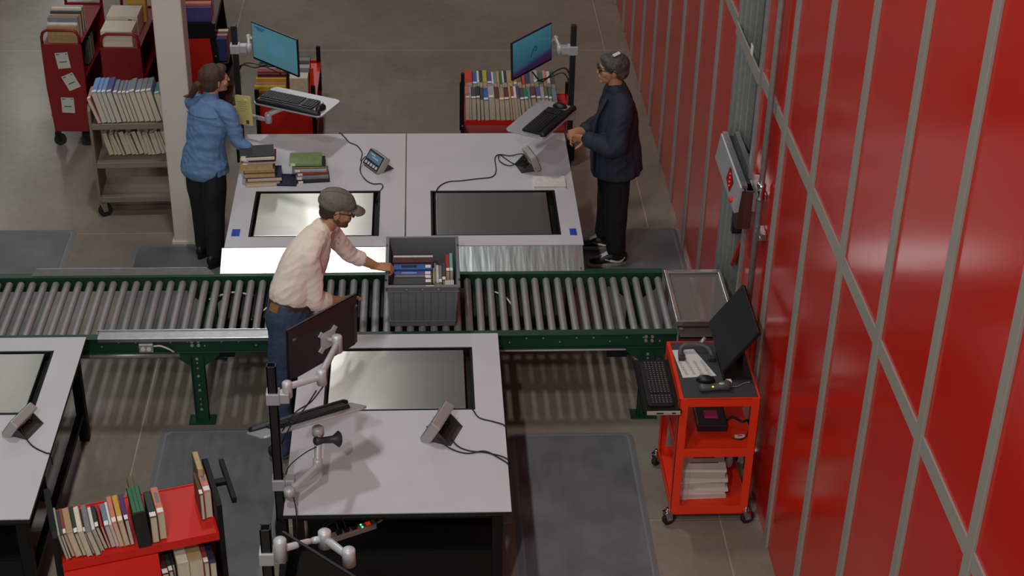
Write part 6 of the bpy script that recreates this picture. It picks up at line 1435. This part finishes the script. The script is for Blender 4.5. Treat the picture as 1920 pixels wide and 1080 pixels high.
hand(b, Matrix.Translation(wrN) @ RZY(PI - 0.55, 0.15, 0.0) @ Matrix.Rotation(1.2, 4, 'X') @ Matrix.Diagonal((1, -1, 1, 1)), [(0.8, 0.9, 0.6), (0.85, 0.9, 0.6), (0.9, 0.95, 0.6), (0.95, 1.0, 0.6)], 0.08, 1.0, (0.4, 0.5))
hand(b, Matrix.Translation(wrF) @ RZY(PI + 0.35, 0.1, 0.0) @ Matrix.Rotation(-1.0, 4, 'X'), [(0.6, 0.7, 0.5)] * 4, 0.08, 1.0, (0.4, 0.4))
fuse(b, 'body', M_skinC, pcx, 0.0045, 3)
eyes(pcx, MHc, 0.98)
glasses(pcx, MHc, mat('black_glasses_frame', '#121010', 0.3), 0.98, mat('clear_lens', '#cfd3d6', 0.05, alpha=0.18), 0.025, 0.020, 0.0042)
def hwc(p): return 0.0035 * noise.noise(p * 45) + 0.002 * noise.noise(p * 90)
hb = to([('ell', (-0.018, 0, 0.034), (0.106, 0.086, 0.090), None), ('ell', (-0.058, 0, -0.012), (0.066, 0.076, 0.074), None), ('ell', (0.040, 0, 0.078), (0.056, 0.064, 0.034), None), ('ell', (0.030, 0.064, 0.045), (0.040, 0.016, 0.030), None), ('ell', (0.030, -0.064, 0.045), (0.040, 0.016, 0.030), None)], MHc)
hair = fuse(hb, 'hair', M_hairC, pcx, 0.006, 3, hwc)
cl = MB(); cl.M = MHc @ Matrix.Translation((-0.012, 0.035, 0.123)) @ Matrix.Rotation(-0.35, 4, 'X') @ Matrix.Rotation(0.12, 4, 'Y') @ Matrix.Rotation(0.5, 4, 'Z'); cl.prism(rrect(-0.030, 0.030, -0.013, 0.013, 0.009), 0.0, 0.007)
cl.build('hair_clip', mat('white_clip', '#d9d6d0', 0.4), hair)
# long loose jacket
def jw(p): return folds(0.014, 6.5, (0.25, 0.1, 1.0), 3.3)(p) + folds(0.008, 14.0, (0.6, 0.1, 0.6), 8.1)(p)
b = MB()
loft(b, *sm([D(1.565, 1.155, 0.735), D(1.56, 1.155, 0.86), D(1.545, 1.15, 1.02), D(1.55, 1.15, 1.19), D(1.55, 1.15, 1.33)], [(0.205, 0.192), (0.200, 0.182), (0.190, 0.165), (0.188, 0.150), (0.130, 0.092)]), side)
loft(b, *sm([shN + Vector((0, 0.10, 0.03)), shN, shN.lerp(elN, 0.55), elN, elN.lerp(wrN, 0.55), elN.lerp(wrN, 0.90)], [(0.07, 0.06), 0.082, 0.080, 0.076, 0.066, 0.056]), side)
loft(b, *sm([shF + Vector((0, -0.10, 0.03)), shF, shF.lerp(elF, 0.55), elF, elF.lerp(wrF, 0.9)], [(0.07, 0.06), 0.080, 0.076, 0.070, 0.054]), side)
loft(b, [D(1.55, 1.15, 1.33), D(1.53, 1.15, 1.40)], [(0.105, 0.085), (0.075, 0.070)], side)
def hemc(v):
    lo = 0.725 + 0.30 * (v.co.x - 0.04) * 0.2
    if v.co.z < lo: v.co.z = lo + (v.co.z - lo) * 0.15
jk = fuse(b, 'jacket', M_navy, pcx, 0.0075, 4, jw, hemc)
# open front edge and hanging lapel
lp = MB(); loft(lp, *sm([D(1.455, 1.08, 1.33), D(1.395, 1.07, 1.20), D(1.375, 1.06, 1.05), D(1.375, 1.05, 0.90), D(1.385, 1.06, 0.775)], [(0.035, 0.014), (0.050, 0.016), (0.055, 0.016), (0.060, 0.018), (0.050, 0.014)]), Vector((0.3, 1, 0)))
fuse(lp, 'jacket_front', M_navy, jk, 0.006, 3, folds(0.006, 12, (0, 0, 1), 6))
cf = MB(); loft(cf, [elN.lerp(wrN, 0.80), elN.lerp(wrN, 0.93)], [0.064, 0.060], side); fuse(cf, 'cuff', M_navy, jk, 0.006, 3)
wt = MB(); loft(wt, [elN.lerp(wrN, 1.00), elN.lerp(wrN, 1.06)], [0.034, 0.033], side); fuse(wt, 'wristband', mat('black_wristband', '#141414', 0.5), pcx, 0.005, 2)
# trousers and trainers
b = MB()
loft(b, *sm([D(1.55, 1.16, 0.90), hipc, D(1.55, 1.16, 0.76)], [(0.16, 0.125), (0.165, 0.13), (0.155, 0.12)]), side)
for h_, k_, a_ in ((hN, kN, aN), (hF, kF, aF)): loft(b, *sm([h_, h_.lerp(k_, 0.5), k_, k_.lerp(a_, 0.5), a_ + Vector((0, 0, 0.045))], [(0.090, 0.105), (0.084, 0.098), (0.074, 0.086), (0.070, 0.080), (0.066, 0.076)]), side)
fuse(b, 'trousers', mat('black_wide_trousers', '#0e0e10', 0.85, bump=0.15, bscale=120), pcx, 0.0065, 3, folds(0.006, 11.0, (0.1, 0.2, 1), 5.2))
for a_, d_ in ((aN, (-1.0, -0.10)), (aF, (-1.0, 0.05))): shoe(pcx, a_, d_, mat('black_trainer_leather', '#171314', 0.5), mat('off_white_sole', '#a39a93', 0.6), 0.255, True, floor=0.014)
